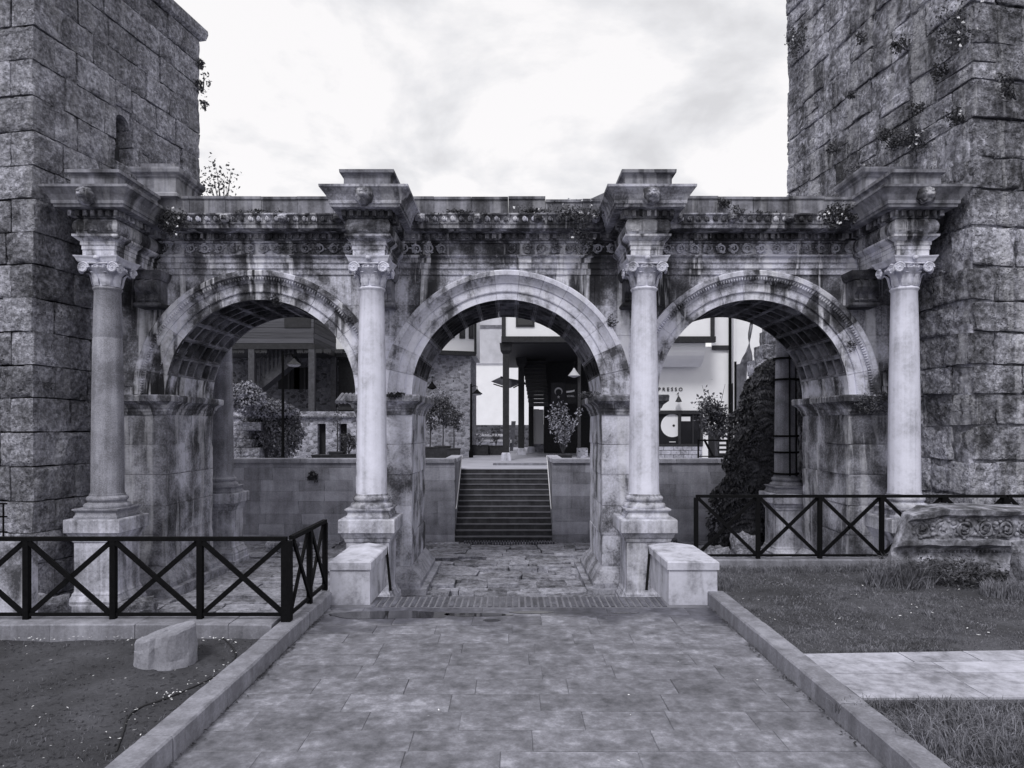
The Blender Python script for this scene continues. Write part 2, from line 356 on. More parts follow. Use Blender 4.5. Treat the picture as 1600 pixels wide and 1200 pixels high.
M_rubl = rubble('squared rubble masonry', 0.13, 0.27, 0.5, 4.6, 0.36)

# ------------------------------------------------------------------ rough stone block meshes (shared)
def block_mesh(name, seed, mat, amp=0.03, boss=0.0, edge=0.02, N=9, fine=0.012, wob=0.0, hard=True):
    rr = random.Random(seed)
    g = [-0.5, -0.47] + [-0.47 + 0.94 * i / (N - 3) for i in range(1, N - 3)] + [0.47, 0.5]; n = len(g)
    gy = [-0.5, -0.44, 0.5]; ny = 3
    idx = {}; vs = []; fs = []
    off = Vector((rr.uniform(0, 90), rr.uniform(0, 90), rr.uniform(0, 90)))
    skew = [rr.uniform(-0.02, 0.02) for _ in range(4)]; tl = (rr.uniform(-1, 1) * amp * .6, rr.uniform(-1, 1) * amp * .6)
    def co(i, j, k):
        p = Vector((g[i], gy[j], g[k])); e1 = Vector((p.x, p.z, 0))
        rim = (i in (0, n - 1)) or (k in (0, n - 1)); cor = (i in (0, n - 1)) and (k in (0, n - 1))
        near = rim or (i in (1, n - 2)) or (k in (1, n - 2))
        chip = max(0.0, mnoise.noise(p * 4.3 + off * 1.3) - 0.05)
        pull = (edge * (.3 + 3.5 * chip) * (1.5 if cor else 1)) if rim else 0.0
        q = Vector((p.x * (1 - pull), p.y, p.z * (1 - pull)))
        if wob and rim:
            q.x += wob * mnoise.noise(p * 2.3 + off * 2); q.z += wob * mnoise.noise(p * 2.3 + off * 3)
        if j < 2:
            a1 = mnoise.noise(p * 2.2 + off); a2 = mnoise.noise(p * 5.5 + off); a3 = mnoise.noise(p * 13 + off)
            hgt = amp * (a1 + .7 * a2) + fine * a3 + tl[0] * p.x + tl[1] * p.z
            if a2 > .32: hgt -= amp * 4 * (a2 - .32)
            if boss and not near:
                hgt += boss * max(0.0, .55 + 1.1 * mnoise.noise(p * 2.0 + off * .7) + .5 * a3)
            if rim: hgt = hgt * .5 - edge * 1.2 * chip * 4
            q.y -= hgt if j == 0 else hgt * .3
        q.x += skew[0] * p.z; q.z += skew[1] * p.x
        return q
    def vid(f, i, j, k):
        if not hard: f = 0
        if (f, i, j, k) in idx: return idx[(f, i, j, k)]
        idx[(f, i, j, k)] = len(vs); vs.append(co(i, j, k)); return idx[(f, i, j, k)]
    m = n - 1; my = ny - 1
    for a in range(m):
        for b in range(m):
            fs.append((vid(0, a, 0, b), vid(0, a + 1, 0, b), vid(0, a + 1, 0, b + 1), vid(0, a, 0, b + 1)))
    for a in range(my):
        for b in range(m):
            fs.append((vid(1, 0, a, b), vid(1, 0, a, b + 1), vid(1, 0, a + 1, b + 1), vid(1, 0, a + 1, b)))
            fs.append((vid(2, m, a, b), vid(2, m, a + 1, b), vid(2, m, a + 1, b + 1), vid(2, m, a, b + 1)))
            fs.append((vid(3, b, a, 0), vid(3, b, a + 1, 0), vid(3, b + 1, a + 1, 0), vid(3, b + 1, a, 0)))
            fs.append((vid(4, b, a, m), vid(4, b + 1, a, m), vid(4, b + 1, a + 1, m), vid(4, b, a + 1, m)))
    v0 = len(vs); vs += [co(0, my, 0), co(0, my, m), co(m, my, m), co(m, my, 0)]; fs.append((v0, v0 + 1, v0 + 2, v0 + 3))
    me = bpy.data.meshes.new(name); me.from_pydata(vs, [], fs)
    me.polygons.foreach_set('use_smooth', [True] * len(me.polygons)); me.update(); me.materials.append(mat)
    return me
def round_mesh(name, seed, mat, amp):
    off = Vector((seed * 3.7, seed * 1.3, 5)); m = MB()
    def fn(d):
        k = 1.0 / max(abs(d.x), abs(d.y), abs(d.z)); k = 1 + (k - 1) * .75
        return .5 * k * (1 + amp * mnoise.noise(d * 1.4 + off) + amp * .5 * mnoise.noise(d * 4 + off))
    m.ell((0, 0, 0), (1, 1, 1), 18, 12, fn)
    me = bpy.data.meshes.new(name); me.from_pydata(m.v, [], m.f); me.polygons.foreach_set('use_smooth', [True] * len(me.polygons)); me.update(); me.materials.append(mat); return me
BL_T1 = [block_mesh('stone', 10 + i, M_tow, 0.022, (.06, .13, .02, .08)[i % 4], 0.024, 13, .028, .014) for i in range(16)]
BL_T2 = [block_mesh('stone', 40 + i, M_tow2, 0.06, 0.0, 0.035, 12, .03, .05) for i in range(16)]
BL_P = [block_mesh('stone_block', 70 + i, M_pier, 0.004, 0.0, 0.006, 8, .002) for i in range(6)]
BL_P2 = [block_mesh('stone_block', 80 + i, M_pier2, 0.005, 0.0, 0.008, 8, .002) for i in range(6)]
BL_R = [block_mesh('paving_stone', 90 + i, M_roman, 0.07, 0.0, 0.03, 9, .03, .04) for i in range(8)]
for me_ in BL_R:                                # these lie face up
    me_.transform(Matrix.Rotation(R(-90), 4, 'X'))
BL_RET = [block_mesh('ashlar', 110 + i, M_ret, 0.015, 0.0, 0.006, 6, .004) for i in range(5)]
BL_ROCK = [round_mesh('stone', 130 + i, M_tow, 0.35) for i in range(5)]

# ------------------------------------------------------------------ foliage helpers
def leaf(mb, p, size, d=None, asp=0.5):
    n = Vector((random.gauss(0, 1), random.gauss(0, 1), random.gauss(0, 1) + 0.3)).normalized()
    t = (d if d is not None else Vector((random.gauss(0, 1), random.gauss(0, 1), random.gauss(0, 1))))
    u = n.cross(t); u = u.normalized() if u.length > 1e-4 else Vector((1, 0, 0)); w = u.cross(n)
    a = p - w * size * 0.5; b = p + w * size * 0.5; k = u * size * asp * 0.5
    bend = n * size * 0.12
    mb.add([a, p - k + bend, b, p + k + bend], [(0, 1, 2, 3)])
def blob_leaves(mb, c, r, n, size, clump=14, seed=0, asp=0.55):
    c = Vector(c)
    cl = []
    for i in range(clump):
        d = Vector((random.gauss(0, 1), random.gauss(0, 1), random.gauss(0, 1))).normalized() * (rnd() ** 0.5) * 0.85
        cl.append((d, U(0.22, 0.5)))
    for i in range(n):
        d, s = random.choice(cl)
        q = d + Vector((random.gauss(0, 1), random.gauss(0, 1), random.gauss(0, 1))) * s * 0.5
        p = c + Vector((q.x * r[0], q.y * r[1], q.z * r[2]))
        leaf(mb, p, size * U(0.6, 1.4), None, asp)
def shell_leaves(mb, c, r, n, size, droop=.7, asp=.6, seed=0):
    for i in range(n):
        d = Vector((random.gauss(0, 1), random.gauss(0, 1), random.gauss(0, 1))).normalized()
        k = U(.78, 1.03) * (1 + .22 * mnoise.noise(d * 2.2 + Vector((seed, c[0], 0))) + .1 * mnoise.noise(d * 6 + Vector((seed, 0, 0))))
        p = Vector((c[0] + d.x * r[0] * k, c[1] + d.y * r[1] * k, c[2] + d.z * r[2] * k))
        leaf(mb, p, size * U(.6, 1.4), Vector((d.x, d.y, d.z * .5 - droop)), asp)
def mound(name, label, cat, c, r, n, size, mat, base, group=None):
    t = thing(name, label, cat, base, group); m = MB(); shell_leaves(m, c, r, n, size, seed=n * .01); m.build('foliage', mat, t)
    MB().ell(c, (r[0] * .78, r[1] * .78, r[2] * .78), 14, 10, lambda d: 1 + .2 * mnoise.noise(d * 2.2)).build('inner_stems', M_bark, t)
    return t
def blades(mb, c, r, n, h, w=0.006, lean=0.5, zf=None):
    for i in range(n):
        q = rnd() * 6.283; k = math.sqrt(rnd())
        x = c[0] + math.cos(q) * k * r[0]; y = c[1] + math.sin(q) * k * r[1]; z = c[2] if zf is None else zf(x, y)
        blade(mb, x, y, z, h * U(0.5, 1.2), w, lean)
def blade(mb, x, y, z, hh, w, lean, q=None):
    a = rnd() * 6.283; l = hh * lean * U(0.2, 1.3); q = rnd() * 6.283 if q is None else q
    dx, dy = math.cos(q) * l, math.sin(q) * l; ux, uy = math.cos(a) * w, math.sin(a) * w
    mb.add([(x - ux, y - uy, z), (x + ux, y + uy, z), (x + ux * .7 + dx * .4, y + uy * .7 + dy * .4, z + hh * .62), (x - ux * .7 + dx * .4, y - uy * .7 + dy * .4, z + hh * .62), (x + dx, y + dy, z + hh * (0.98 - 0.25 * lean))],
           [(0, 1, 2, 3), (3, 2, 4)])
def bush(name, label, cat, c, r, n, size, mat, group=None, stems=True, asp=0.55, base=None, flowers=0, clump=14):
    base = base if base is not None else (c[0], c[1], c[2] - r[2])
    t = thing(name, label, cat, base, group)
    m = MB(); blob_leaves(m, c, r, n, size, clump, asp=asp); m.build('foliage', mat, t)
    if stems:
        s = MB()
        for i in range(5):
            e_ = Vector((c[0] + U(-.5, .5) * r[0], c[1] + U(-.5, .5) * r[1], c[2] + U(-.2, .6) * r[2])); b = Vector(base)
            mid = b.lerp(e_, 0.5) + Vector((U(-.1, .1) * r[0], U(-.1, .1) * r[1], 0))
            s.tube([b, mid, e_], [size * .22, size * .16, size * .07], 5)
        s.build('stem', M_bark, t)
    if flowers:
        f = MB()
        for i in range(flowers):
            p = Vector((c[0] + U(-1, 1) * r[0] * .8, c[1] - r[1] * U(.3, .9), c[2] + U(-1, 1) * r[2] * .8))
            for k in range(4): leaf(f, p + Vector((U(-.02, .02), 0, U(-.02, .02))), 0.05, None, 0.8)
        stuff(f.build('flower', M_flower, t))
    return t

# ================================================================== SETTING: ground sheets
ZP = 1.60                                      # path level; the Roman floor under the gate is z = 0
GX = -0.11                                     # centre line of the gate
def sheet(name, mat, x0, x1, y0, y1, z, nx=2, ny=2, amp=0.0, fr=1.0):
    m = MB(); vs = []; fs = []
    for j in range(ny + 1):
        for i in range(nx + 1):
            x = x0 + (x1 - x0) * i / nx; y = y0 + (y1 - y0) * j / ny
            vs.append((x, y, z + (mnoise.noise(Vector((x * fr, y * fr, z))) * amp if amp else 0)))
    for j in range(ny):
        for i in range(nx):
            a = j * (nx + 1) + i; fs.append((a, a + 1, a + nx + 2, a + nx + 1))
    m.add(vs, fs); return struct(m.build(name, mat, None, bool(amp)))
sheet('ground', M_soil, -600, 600, -300, 1200, -0.30)
roman_floor = sheet('roman_street', M_roman, -16, 16, 6.92, 22.2, -0.06, 60, 40, 0.05, 0.9)
# raised street side where the camera stands
def solid(name, mat, x0, x1, y0, y1, z0, z1):
    return struct(MB().box(x0, x1, y0, y1, z0, z1).build(name, mat))
path = solid('path', M_joint, -2.08, 2.26, -8, 8.36, -0.28, ZP - 0.006)
solid('street_side', M_soil, -40, 40, -60, -8.0, -0.28, ZP - 0.06)
solid('earth_shoulder', M_soil, -40, -8.0, -8.0, 6.55, -0.28, 1.60)
solid('lawn_shoulder', M_lawn, 12, 40, -8.0, 9.62, -0.28, 1.68)
solid('earth_rear', M_soil, -8.0, -2.29, -8, -3, -.28, 1.60)
solid('lawn_rear', M_lawn, 2.48, 12, -8, -3, -.28, 1.68)
def ground_patch(name, mat, x0, x1, y0, y1, z, nx, ny, amp):
    m = MB(); vs = []; fs = []
    for j in range(ny + 1):
        for i in range(nx + 1):
            x = x0 + (x1 - x0) * i / nx; y = y0 + (y1 - y0) * j / ny
            vs.append((x, y, z + mnoise.noise(Vector((x * 0.8, y * 0.8, 3))) * amp + mnoise.noise(Vector((x * 4, y * 4, 8))) * amp * 0.35 + mnoise.noise(Vector((x * 11, y * 11, 2))) * amp * .16))
    for j in range(ny):
        for i in range(nx):
            a = j * (nx + 1) + i; fs.append((a, a + 1, a + nx + 2, a + nx + 1))
    m.add(vs, fs)
    m.box(x0, x1, y0, y1, -0.28, z - 0.12)
    return struct(m.build(name, mat, None, True))
soil = ground_patch('earth_bed', M_soil, -8, -2.28, -3, 6.55, 1.635, 190, 300, 0.035)
lawn = ground_patch('lawn', M_lawn, 2.47, 12, -3, 9.62, 1.70, 180, 260, 0.035)

# ---- path slabs
rows = [7.84, 7.50, 7.13, 6.84, 6.54, 6.24, 5.94, 5.61, 5.29, 4.97, 4.66, 4.36, 4.05, 3.7, 3.35, 3.0]
rs = random.Random(3)
def slab_mesh(x0, x1, y0, y1, z, th=0.05, g=0.004, rs=rs):
    g *= rs.uniform(.3, 1.2); gy = g * 1.8
    m = MB(); b = 0.003
    zz = z + rs.uniform(-0.003, 0.003); tx = rs.uniform(-0.002, 0.002)
    m.loft([[(x0 + g, y0 + gy, z - th), (x1 - g, y0 + gy, z - th), (x1 - g, y1 - gy, z - th), (x0 + g, y1 - gy, z - th)],
            [(x0 + g, y0 + gy, zz - b), (x1 - g, y0 + gy, zz - b), (x1 - g, y1 - gy, zz - b), (x0 + g, y1 - gy, zz - b)],
            [(x0 + g + b, y0 + gy + b, zz - tx), (x1 - g - b, y0 + gy + b, zz + tx), (x1 - g - b, y1 - gy - b, zz + tx), (x0 + g + b, y1 - gy - b, zz - tx)]])
    return m
for i in range(len(rows) - 1):
    y1, y0 = rows[i], rows[i + 1]
    x = -2.075
    nx_ = rs.uniform(0.25, 0.9)
    while x < 2.255:
        w = nx_; nx_ = rs.uniform(0.55, 0.95)
        x1 = min(x + w, 2.255)
        if 2.255 - x1 < 0.2: x1 = 2.255
        slab_mesh(x, x1, y0, y1, ZP, g=0.0018 if i > 3 else 0.004).build('paving_slab', M_slab, path)
        x = x1
MB().box(-2.075, 2.255, -7.9, 3.0, ZP - 0.04, ZP - 0.002).build('paving_sheet', M_slab, path)
# ribbed landing strip before the steps down
for i in range(46):
    x0 = -1.62 + i * (3.42 / 46)
    m = MB().box(x0 + .006, x0 + 0.052, 7.88, 8.33, ZP - 0.04, ZP + 0.003 - (i % 3) * 0.002)
    m.build('ribbed_paver', M_slab, path)
# ---- kerbs
def kerb(name, pts, w, z0, z1, seed, L=1.0):
    rs = random.Random(seed); a, b = Vector(pts[0]), Vector(pts[1]); t = (b - a).normalized(); nrm = Vector((-t.y, t.x, 0))
    base = MB().bar((a.x, a.y, z0 + (z1 - z0) / 2 - .01), (b.x, b.y, z0 + (z1 - z0) / 2 - .01), w - .01, (z1 - z0) - .02).build(name, M_joint); struct(base)
    s = 0; tot = (b - a).length
    while s < tot - 0.02:
        e_ = min(s + L * rs.uniform(0.75, 1.25), tot)
        if tot - e_ < 0.3: e_ = tot
        p, q = a + t * (s + .003), a + t * (e_ - .003); off = nrm * rs.uniform(-.004, .004); h = rs.uniform(-.004, .004); bv = 0.012
        def ring(c): 
            c = c + off
            return [c - nrm * w / 2 + Vector((0, 0, z0)), c + nrm * w / 2 + Vector((0, 0, z0)), c + nrm * w / 2 + Vector((0, 0, z1 + h - bv)), c + nrm * (w / 2 - bv) + Vector((0, 0, z1 + h)),
                    c - nrm * (w / 2 - bv) + Vector((0, 0, z1 + h)), c - nrm * w / 2 + Vector((0, 0, z1 + h - bv))]
        rings = []
        for kk in range(15):
            c_ = p.lerp(q, kk / 14); rg_ = ring(Vector((c_.x, c_.y, 0)))
            for w_ in range(2, 6):
                v_ = rg_[w_]; n_ = mnoise.noise(Vector((v_.x * 9 + w_ * 7, v_.y * 9, 3 + seed))); n2_ = max(0, mnoise.noise(Vector((v_.x * 3 + w_, v_.y * 3, 9 + seed))) - .25)
                rg_[w_] = Vector((v_.x, v_.y, v_.z + .004 * n_ - (.04 * n2_ if w_ in (2, 5) else .02 * n2_)))
            rings.append(rg_)
        MB().loft(rings).build('kerb_stone', M_kerb, base); s = e_
    return base
kerb('kerb', [(-2.18, 7.94, 0), (-2.18, -6, 0)], 0.195, 1.45, 1.755, 1, 1.05)
kerb('kerb', [(2.36, 8.0, 0), (2.36, -6, 0)], 0.195, 1.45, 1.755, 2, 1.05)
kerb('granite_edging', [(-11, 6.72, 0), (-2.29, 6.72, 0)], 0.34, 1.3, 1.775, 3, 0.9)
kerb('concrete_edging', [(2.48, 9.74, 0), (9.5, 9.74, 0)], 0.22, 1.3, 1.80, 4, 1.6)
# pit walls that hold the raised street
pw = struct(MB().box(-16, -2.3, 6.9, 7.06, -0.29, 1.42).box(2.5, 16, 9.64, 9.92, -0.29, 1.5).box(-2.3, -2.08, 6.9, 8.4, -0.29, 1.5).box(2.26, 2.5, 7.9, 9.9, -0.29, 1.5).build('pit_wall', M_joint))
# steps down from the path to the Roman street
st = thing('stone_steps', 'stone steps leading down from the path to the roman street, between parapet blocks', 'steps', (0.08, 8.37, 0))
for i in range(9):
    z1 = ZP - 0.178 * (i + 1)
    if z1 < 0.05: break
    MB().box(-1.6, 1.78, 8.37 + i * 0.3, 8.37 + (i + 1) * 0.3 - .004, -0.05, z1).build('step', M_slab, st)
# light paving that branches off to the right
spur = struct(MB().loft([[(2.47, 4.88, 1.4), (9, 4.96, 1.4), (9, 6.14, 1.4), (2.47, 5.86, 1.4)], [(2.47, 4.88, 1.715), (9, 4.96, 1.715), (9, 6.14, 1.715), (2.47, 5.86, 1.715)]]).build('side_path', M_joint))
for r_ in range(4):
    x = 2.475; k0, k1 = r_ / 4, (r_ + 1) / 4
    while x < 8.9:
        w = rs.uniform(0.5, 1.0); x1 = min(x + w, 8.95)
        def yy(xx, k): 
            f = (xx - 2.47) / 6.53; return (4.88 + .08 * f) * (1 - k) + (5.86 + .28 * f) * k
        z = 1.728 + rs.uniform(-.004, .004); g = rs.uniform(.002, .005)
        q = [(x + g, yy(x, k0) + g), (x1 - g, yy(x1, k0) + g), (x1 - g, yy(x1, k1) - g), (x + g, yy(x, k1) - g)]
        MB().loft([[(a, b, 1.69) for a, b in q], [(a, b, z) for a, b in q]]).build('paving_slab', M_slab2, spur); x = x1

# ---- Roman paving stones in view under the arches
def pave(x0, x1, y0, y1, seed, sx=(0.7, 1.3), sy=(0.5, 0.8), amp=0.03):
    r = random.Random(seed); y = y0
    while y < y1:
        h = r.uniform(*sy); x = x0 + r.uniform(-.3, 0)
        while x < x1:
            w = r.uniform(*sx)
            place('paving_stone', r.choice(BL_R), (x + w / 2, y + h / 2, -0.10 + r.uniform(-amp, amp)), roman_floor, (r.uniform(-.02, .02), r.uniform(-.02, .02), r.choice((0, math.pi)) + r.uniform(-.01, .01)), (w - .012, h - .012, 0.24))
            x += w
        y += h
pave(-7.6, -2.2, 12.9, 21.8, 11)
pave(2.0, 7.6, 12.9, 21.8, 12, (0.9, 1.6), (0.6, 0.9))
pave(-2.3, 2.2, 19.2, 21.75, 13)
# deeply rutted central carriageway: broken slabs, those along the two wheel ruts sunk and tilted
r_ = random.Random(77); y = 11.3
while y < 19.2:
    h = r_.uniform(.30, .62); x = -2.1 + r_.uniform(-.4, 0)
    while x < 1.9:
        w = r_.uniform(.35, 1.1); xm = x + w / 2
        rut = max(math.exp(-((xm + .95) / .2) ** 2), math.exp(-((xm - .5) / .22) ** 2))
        dz = -.11 * rut * r_.uniform(.3, 1.2) + r_.uniform(-.05, .04)
        place('paving_stone', r_.choice(BL_R), (xm, y + h / 2, -.06 + dz), roman_floor, (r_.uniform(-.07, .05), r_.uniform(-.06, .06), r_.choice((0, math.pi)) + r_.uniform(-.07, .07)), (w * 1.02, h * 1.04, .30)); x += w
    y += h
for i in range(34):
    x0 = -1.5 + i * 0.084
    MB().box(x0, x0 + .05, 21.35, 21.62, 0.0, 0.10).build('ribbed_paver', M_slab, roman_floor)

# ================================================================== THE GATE
gate = thing('roman_gate', 'triple arched roman marble gate with four columns, blackened cornice and white streaks, between towers', 'gate', (GX, 16.2, 0))
YF, YB = 15.0, 17.38; ZS = 4.36; RI = 2.075; RO = 2.685; SP = 5.37
PX = [GX - 1.5 * SP, GX - .5 * SP, GX + .5 * SP, GX + 1.5 * SP]        # pier axes
AC = [GX - SP, GX, GX + SP]                                            # arch axes
COLX = [-8.05, -2.79, 2.63, 7.81]
rg = random.Random(5)
PHW = SP / 2 - RI
for i, px in enumerate(PX):
    x0, x1 = px - PHW, px + PHW
    if i == 0: x0 = -8.95
    if i == 3: x1 = 8.75
    pr = MB().box(x0 + .05, x1 - .05, YF + .05, YB - .05, -0.05, 6.9).build('pier', M_gate, gate)
    z = 0.62
    for k, zt in enumerate((1.30, 1.95, 2.62, 3.28, 3.95)):
        ys = YF + U(0.9, 1.5)
        for (a, b) in ((YF, ys), (ys, YB)):
            o = place('stone_block', rg.choice(BL_P if i in (1, 2) else BL_P2), ((x0 + x1) / 2, (a + b) / 2, (z + zt) / 2), pr, (0, 0, 0 if a == YF else math.pi), (x1 - x0 - .002 + rg.uniform(-.008, .004), b - a - .006, zt - z - .004))
        z = zt
    MB().levels([(-0.06, .36), (0.20, .36), (0.20, .22), (0.30, .22), (0.33, .20), (0.42, .15), (0.46, .12), (0.50, .10), (0.56, .04), (0.62, .004)], x0, x1, YF, YB, back=1).build('pier_base', M_base, pr)
    MB().levels([(3.93, .004), (3.99, .02), (4.00, .035), (4.06, .04), (4.07, .06), (4.14, .09), (4.20, .16), (4.22, .19), (4.33, .20), (4.36, .18)], x0, x1, YF - .02, YB, back=1).build('impost', M_corn, pr)
# ---- voussoirs
def voussoir_mesh(carved, coffers, vmat):
    m = MB(); H = 5.93
    prof = [(RI, 0.0), (2.235, 0.0), (2.235, -.03), (2.26, -.04), (2.26, -.035), (2.415, -.035), (2.42, -.06), (2.45, -.075), (2.50, -.11), (2.56, -.16), (2.575, -.185), (2.66, -.19), (2.685, -.175), (2.685, .08), (2.685, 2.30), (2.45, 2.38), (RI, 2.38)]
    prof = [(r, y - .02 if i < 13 else y) for i, (r, y) in enumerate(prof)]
    A = [-H, -4.5, -1.6, 1.6, 4.5, H]
    def P(r, y, a): a = R(a); return (r * math.sin(a), y, r * math.cos(a))
    n = len(prof); vs = [P(r, y, a) for a in A for r, y in prof]; fs = []
    for i in range(len(A) - 1):
        for j in range(n - 1):
            fs.append((i * n + j, i * n + j + 1, (i + 1) * n + j + 1, (i + 1) * n + j))
    fs.append(tuple(range(n))); fs.append(tuple(reversed(range((len(A) - 1) * n, len(A) * n))))
    m.add(vs, fs); NF0 = len(m.f)
    CF = set()
    ya, yb = -.02, 2.38; NC = 6 if coffers else 0
    def q(r0, y0, a0, r1, y1, a1): m.quad(P(r0, y0, a0), P(r0, y0, a1), P(r1, y1, a1), P(r1, y1, a0))
    def strip(y0, y1, a0, a1, r=RI):
        k = 3
        for s in range(k):
            b0 = a0 + (a1 - a0) * s / k; b1 = a0 + (a1 - a0) * (s + 1) / k; m.quad(P(r, y0, b0), P(r, y0, b1), P(r, y1, b1), P(r, y1, b0))
    if not NC: strip(ya, yb, -H, H)
    else:
        strip(ya, yb, -H, -4.7); strip(ya, yb, 4.7, H)
        rib = 0.07; w = (yb - ya - rib * (NC + 1)) / NC
        y = ya
        for c in range(NC):
            strip(y, y + rib, -4.7, 4.7); y0, y1 = y + rib, y + rib + w; D = RI + .12; i_ = .02; c0_ = len(m.f)
            m.quad(P(RI, y0, -4.7), P(RI, y0, 4.7), P(D, y0 + i_, 4.1), P(D, y0 + i_, -4.1)); m.quad(P(RI, y1, -4.7), P(RI, y1, 4.7), P(D, y1 - i_, 4.1), P(D, y1 - i_, -4.1))
            m.quad(P(RI, y0, -4.7), P(RI, y1, -4.7), P(D, y1 - i_, -4.1), P(D, y0 + i_, -4.1)); m.quad(P(RI, y0, 4.7), P(RI, y1, 4.7), P(D, y1 - i_, 4.1), P(D, y0 + i_, 4.1))
            strip(y0 + i_, y1 - i_, -4.1, 4.1, D)
            m.ell(P(D - .01, (y0 + y1) / 2, 0), (.09, .08, .045), 8, 5, lambda d: 0.8 + 0.25 * math.sin(5 * math.atan2(d.y, d.x)))
            CF.update(range(c0_ + 0, len(m.f)))
            y = y1
        strip(y, yb, -4.7, 4.7)
    NF1 = len(m.f)
    if carved:
        for k in range(9):
            a = -5.3 + k * 1.32; c = P(2.515, -.15, a); m.ell(c, (.022, .035, .045), 6, 4)
        for k in range(12):
            a = -5.4 + k * 0.98; c = P(2.248, -.055, a); m.ell(c, (.012, .014, .012), 5, 4)
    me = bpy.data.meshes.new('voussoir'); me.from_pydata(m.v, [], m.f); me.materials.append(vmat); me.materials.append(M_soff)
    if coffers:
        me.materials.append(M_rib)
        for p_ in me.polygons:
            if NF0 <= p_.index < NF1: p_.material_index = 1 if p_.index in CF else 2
    me.update()
    return me
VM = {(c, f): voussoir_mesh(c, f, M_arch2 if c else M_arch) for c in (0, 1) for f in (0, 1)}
for ai, ax in enumerate(AC):
    ar = MB(); k = 24
    ring0 = [(ax + 2.2 * math.cos(math.pi * i / k), ZS + 2.2 * math.sin(math.pi * i / k)) for i in range(k + 1)]
    ring1 = [(ax + 2.66 * math.cos(math.pi * i / k), ZS + 2.66 * math.sin(math.pi * i / k)) for i in range(k + 1)]
    for i in range(k):
        ar.prism([ring0[i], ring0[i + 1], ring1[i + 1], ring1[i]], YF + .1, YB - .1)
    ao = ar.build('archivolt', M_gate, gate)
    for i in range(15):
        th = -84 + 12 * i
        f = 0 if abs(th) > 80 else 1
        place('voussoir', VM[(0 if ai == 1 else 1, f)], (ax, YF + rg.uniform(-.008, .008), ZS), ao, (0, R(th), 0), (1, 1, 1)).scale = (1 + rg.uniform(-.002, .001),) * 3
# ---- spandrel masonry
sw = MB().box(-8.6, 8.4, YF + .45, YB - .3, 7.06, 7.3).build('spandrel_wall', M_gate, gate)
def hw(z): 
    q = RO * RO - (z - ZS) ** 2
    return math.sqrt(max(q, 0.0))
rowz = [4.36, 5.02, 5.66, 6.32, 6.98]
for i, px in enumerate(PX):
    for k in range(4):
        za, zb = rowz[k], rowz[k + 1]
        if k == 0: za = 4.55
        zsn = [za + (zb - za) * s / 5 for s in range(6)]
        L = [(-8.9 if i == 0 else AC[i - 1] + hw(z) + .004, z) for z in zsn]; Rr = [(8.72 if i == 3 else AC[i] - hw(z) - .004, z) for z in zsn]
        wid = Rr[3][0] - L[3][0]
        cuts = [0, 1] if wid < 1.0 else ([0, rg.uniform(.35, .65), 1] if wid < 2.2 else [0, rg.uniform(.22, .32), rg.uniform(.45, .6), rg.uniform(.72, .8), 1])
        for c in range(len(cuts) - 1):
            a, b = cuts[c], cuts[c + 1]
            g = .003
            pl = [(l[0] + (r_[0] - l[0]) * b - g, l[1] + (g if s == 0 else (-g if s == 5 else 0))) for s, (l, r_) in enumerate(zip(L, Rr))]
            ql = [(l[0] + (r_[0] - l[0]) * a + g, l[1] + (g if s == 0 else (-g if s == 5 else 0))) for s, (l, r_) in enumerate(zip(L, Rr))]
            if 0 < a: mm = (ql[0][0] + ql[-1][0]) / 2; ql = [(mm, z) for _, z in ql]
            if b < 1: mm = (pl[0][0] + pl[-1][0]) / 2; pl = [(mm, z) for _, z in pl]
            if pl[0][0] - ql[0][0] < .02: pl[0] = (ql[0][0] + .02, pl[0][1])
            MB().prism(pl + list(reversed(ql)), YF + .03 + rg.uniform(-.006, .006), YB - .02).build('stone_block', M_gate, sw)
# ---- entablature of the three bays
ent = MB().box(-8.6, 8.4, YF + .2, YB - .1, 6.985, 8.15).build('entablature', M_gate, gate)
RW = 0.31                                       # half width of the projecting entablature block over a column
bays = [(COLX[0] + .3, COLX[1] - .3), (COLX[1] + .3, COLX[2] - .3), (COLX[2] + .3, COLX[3] - .3)]
def scroll(m, cx, cy, cz, r, flip, tb=.021):
    cy -= .012; r *= 1.12
    pts = []
    for k in range(20):
        a = k / 19 * 2 * math.pi * 1.55 * (1 if flip else -1) + math.pi * (0.5 if flip else -0.5); q = r * (1 - 0.52 * k / 19)
        pts.append((cx + q * math.cos(a), cy, cz + q * math.sin(a)))
    m.tube(pts, tb, 5)
    m.ell((cx, cy, cz), (r * .30, .03, r * .30), 8, 5, lambda d: .8 + .3 * math.sin(5 * math.atan2(d.z, d.x)))
    for k in range(5):
        a = rg.uniform(0, 6.28); m.ell((cx + r * 1.15 * math.cos(a), cy, cz + r * 1.0 * math.sin(a)), (.028, .022, .018), 5, 4)
LIONPOS = []
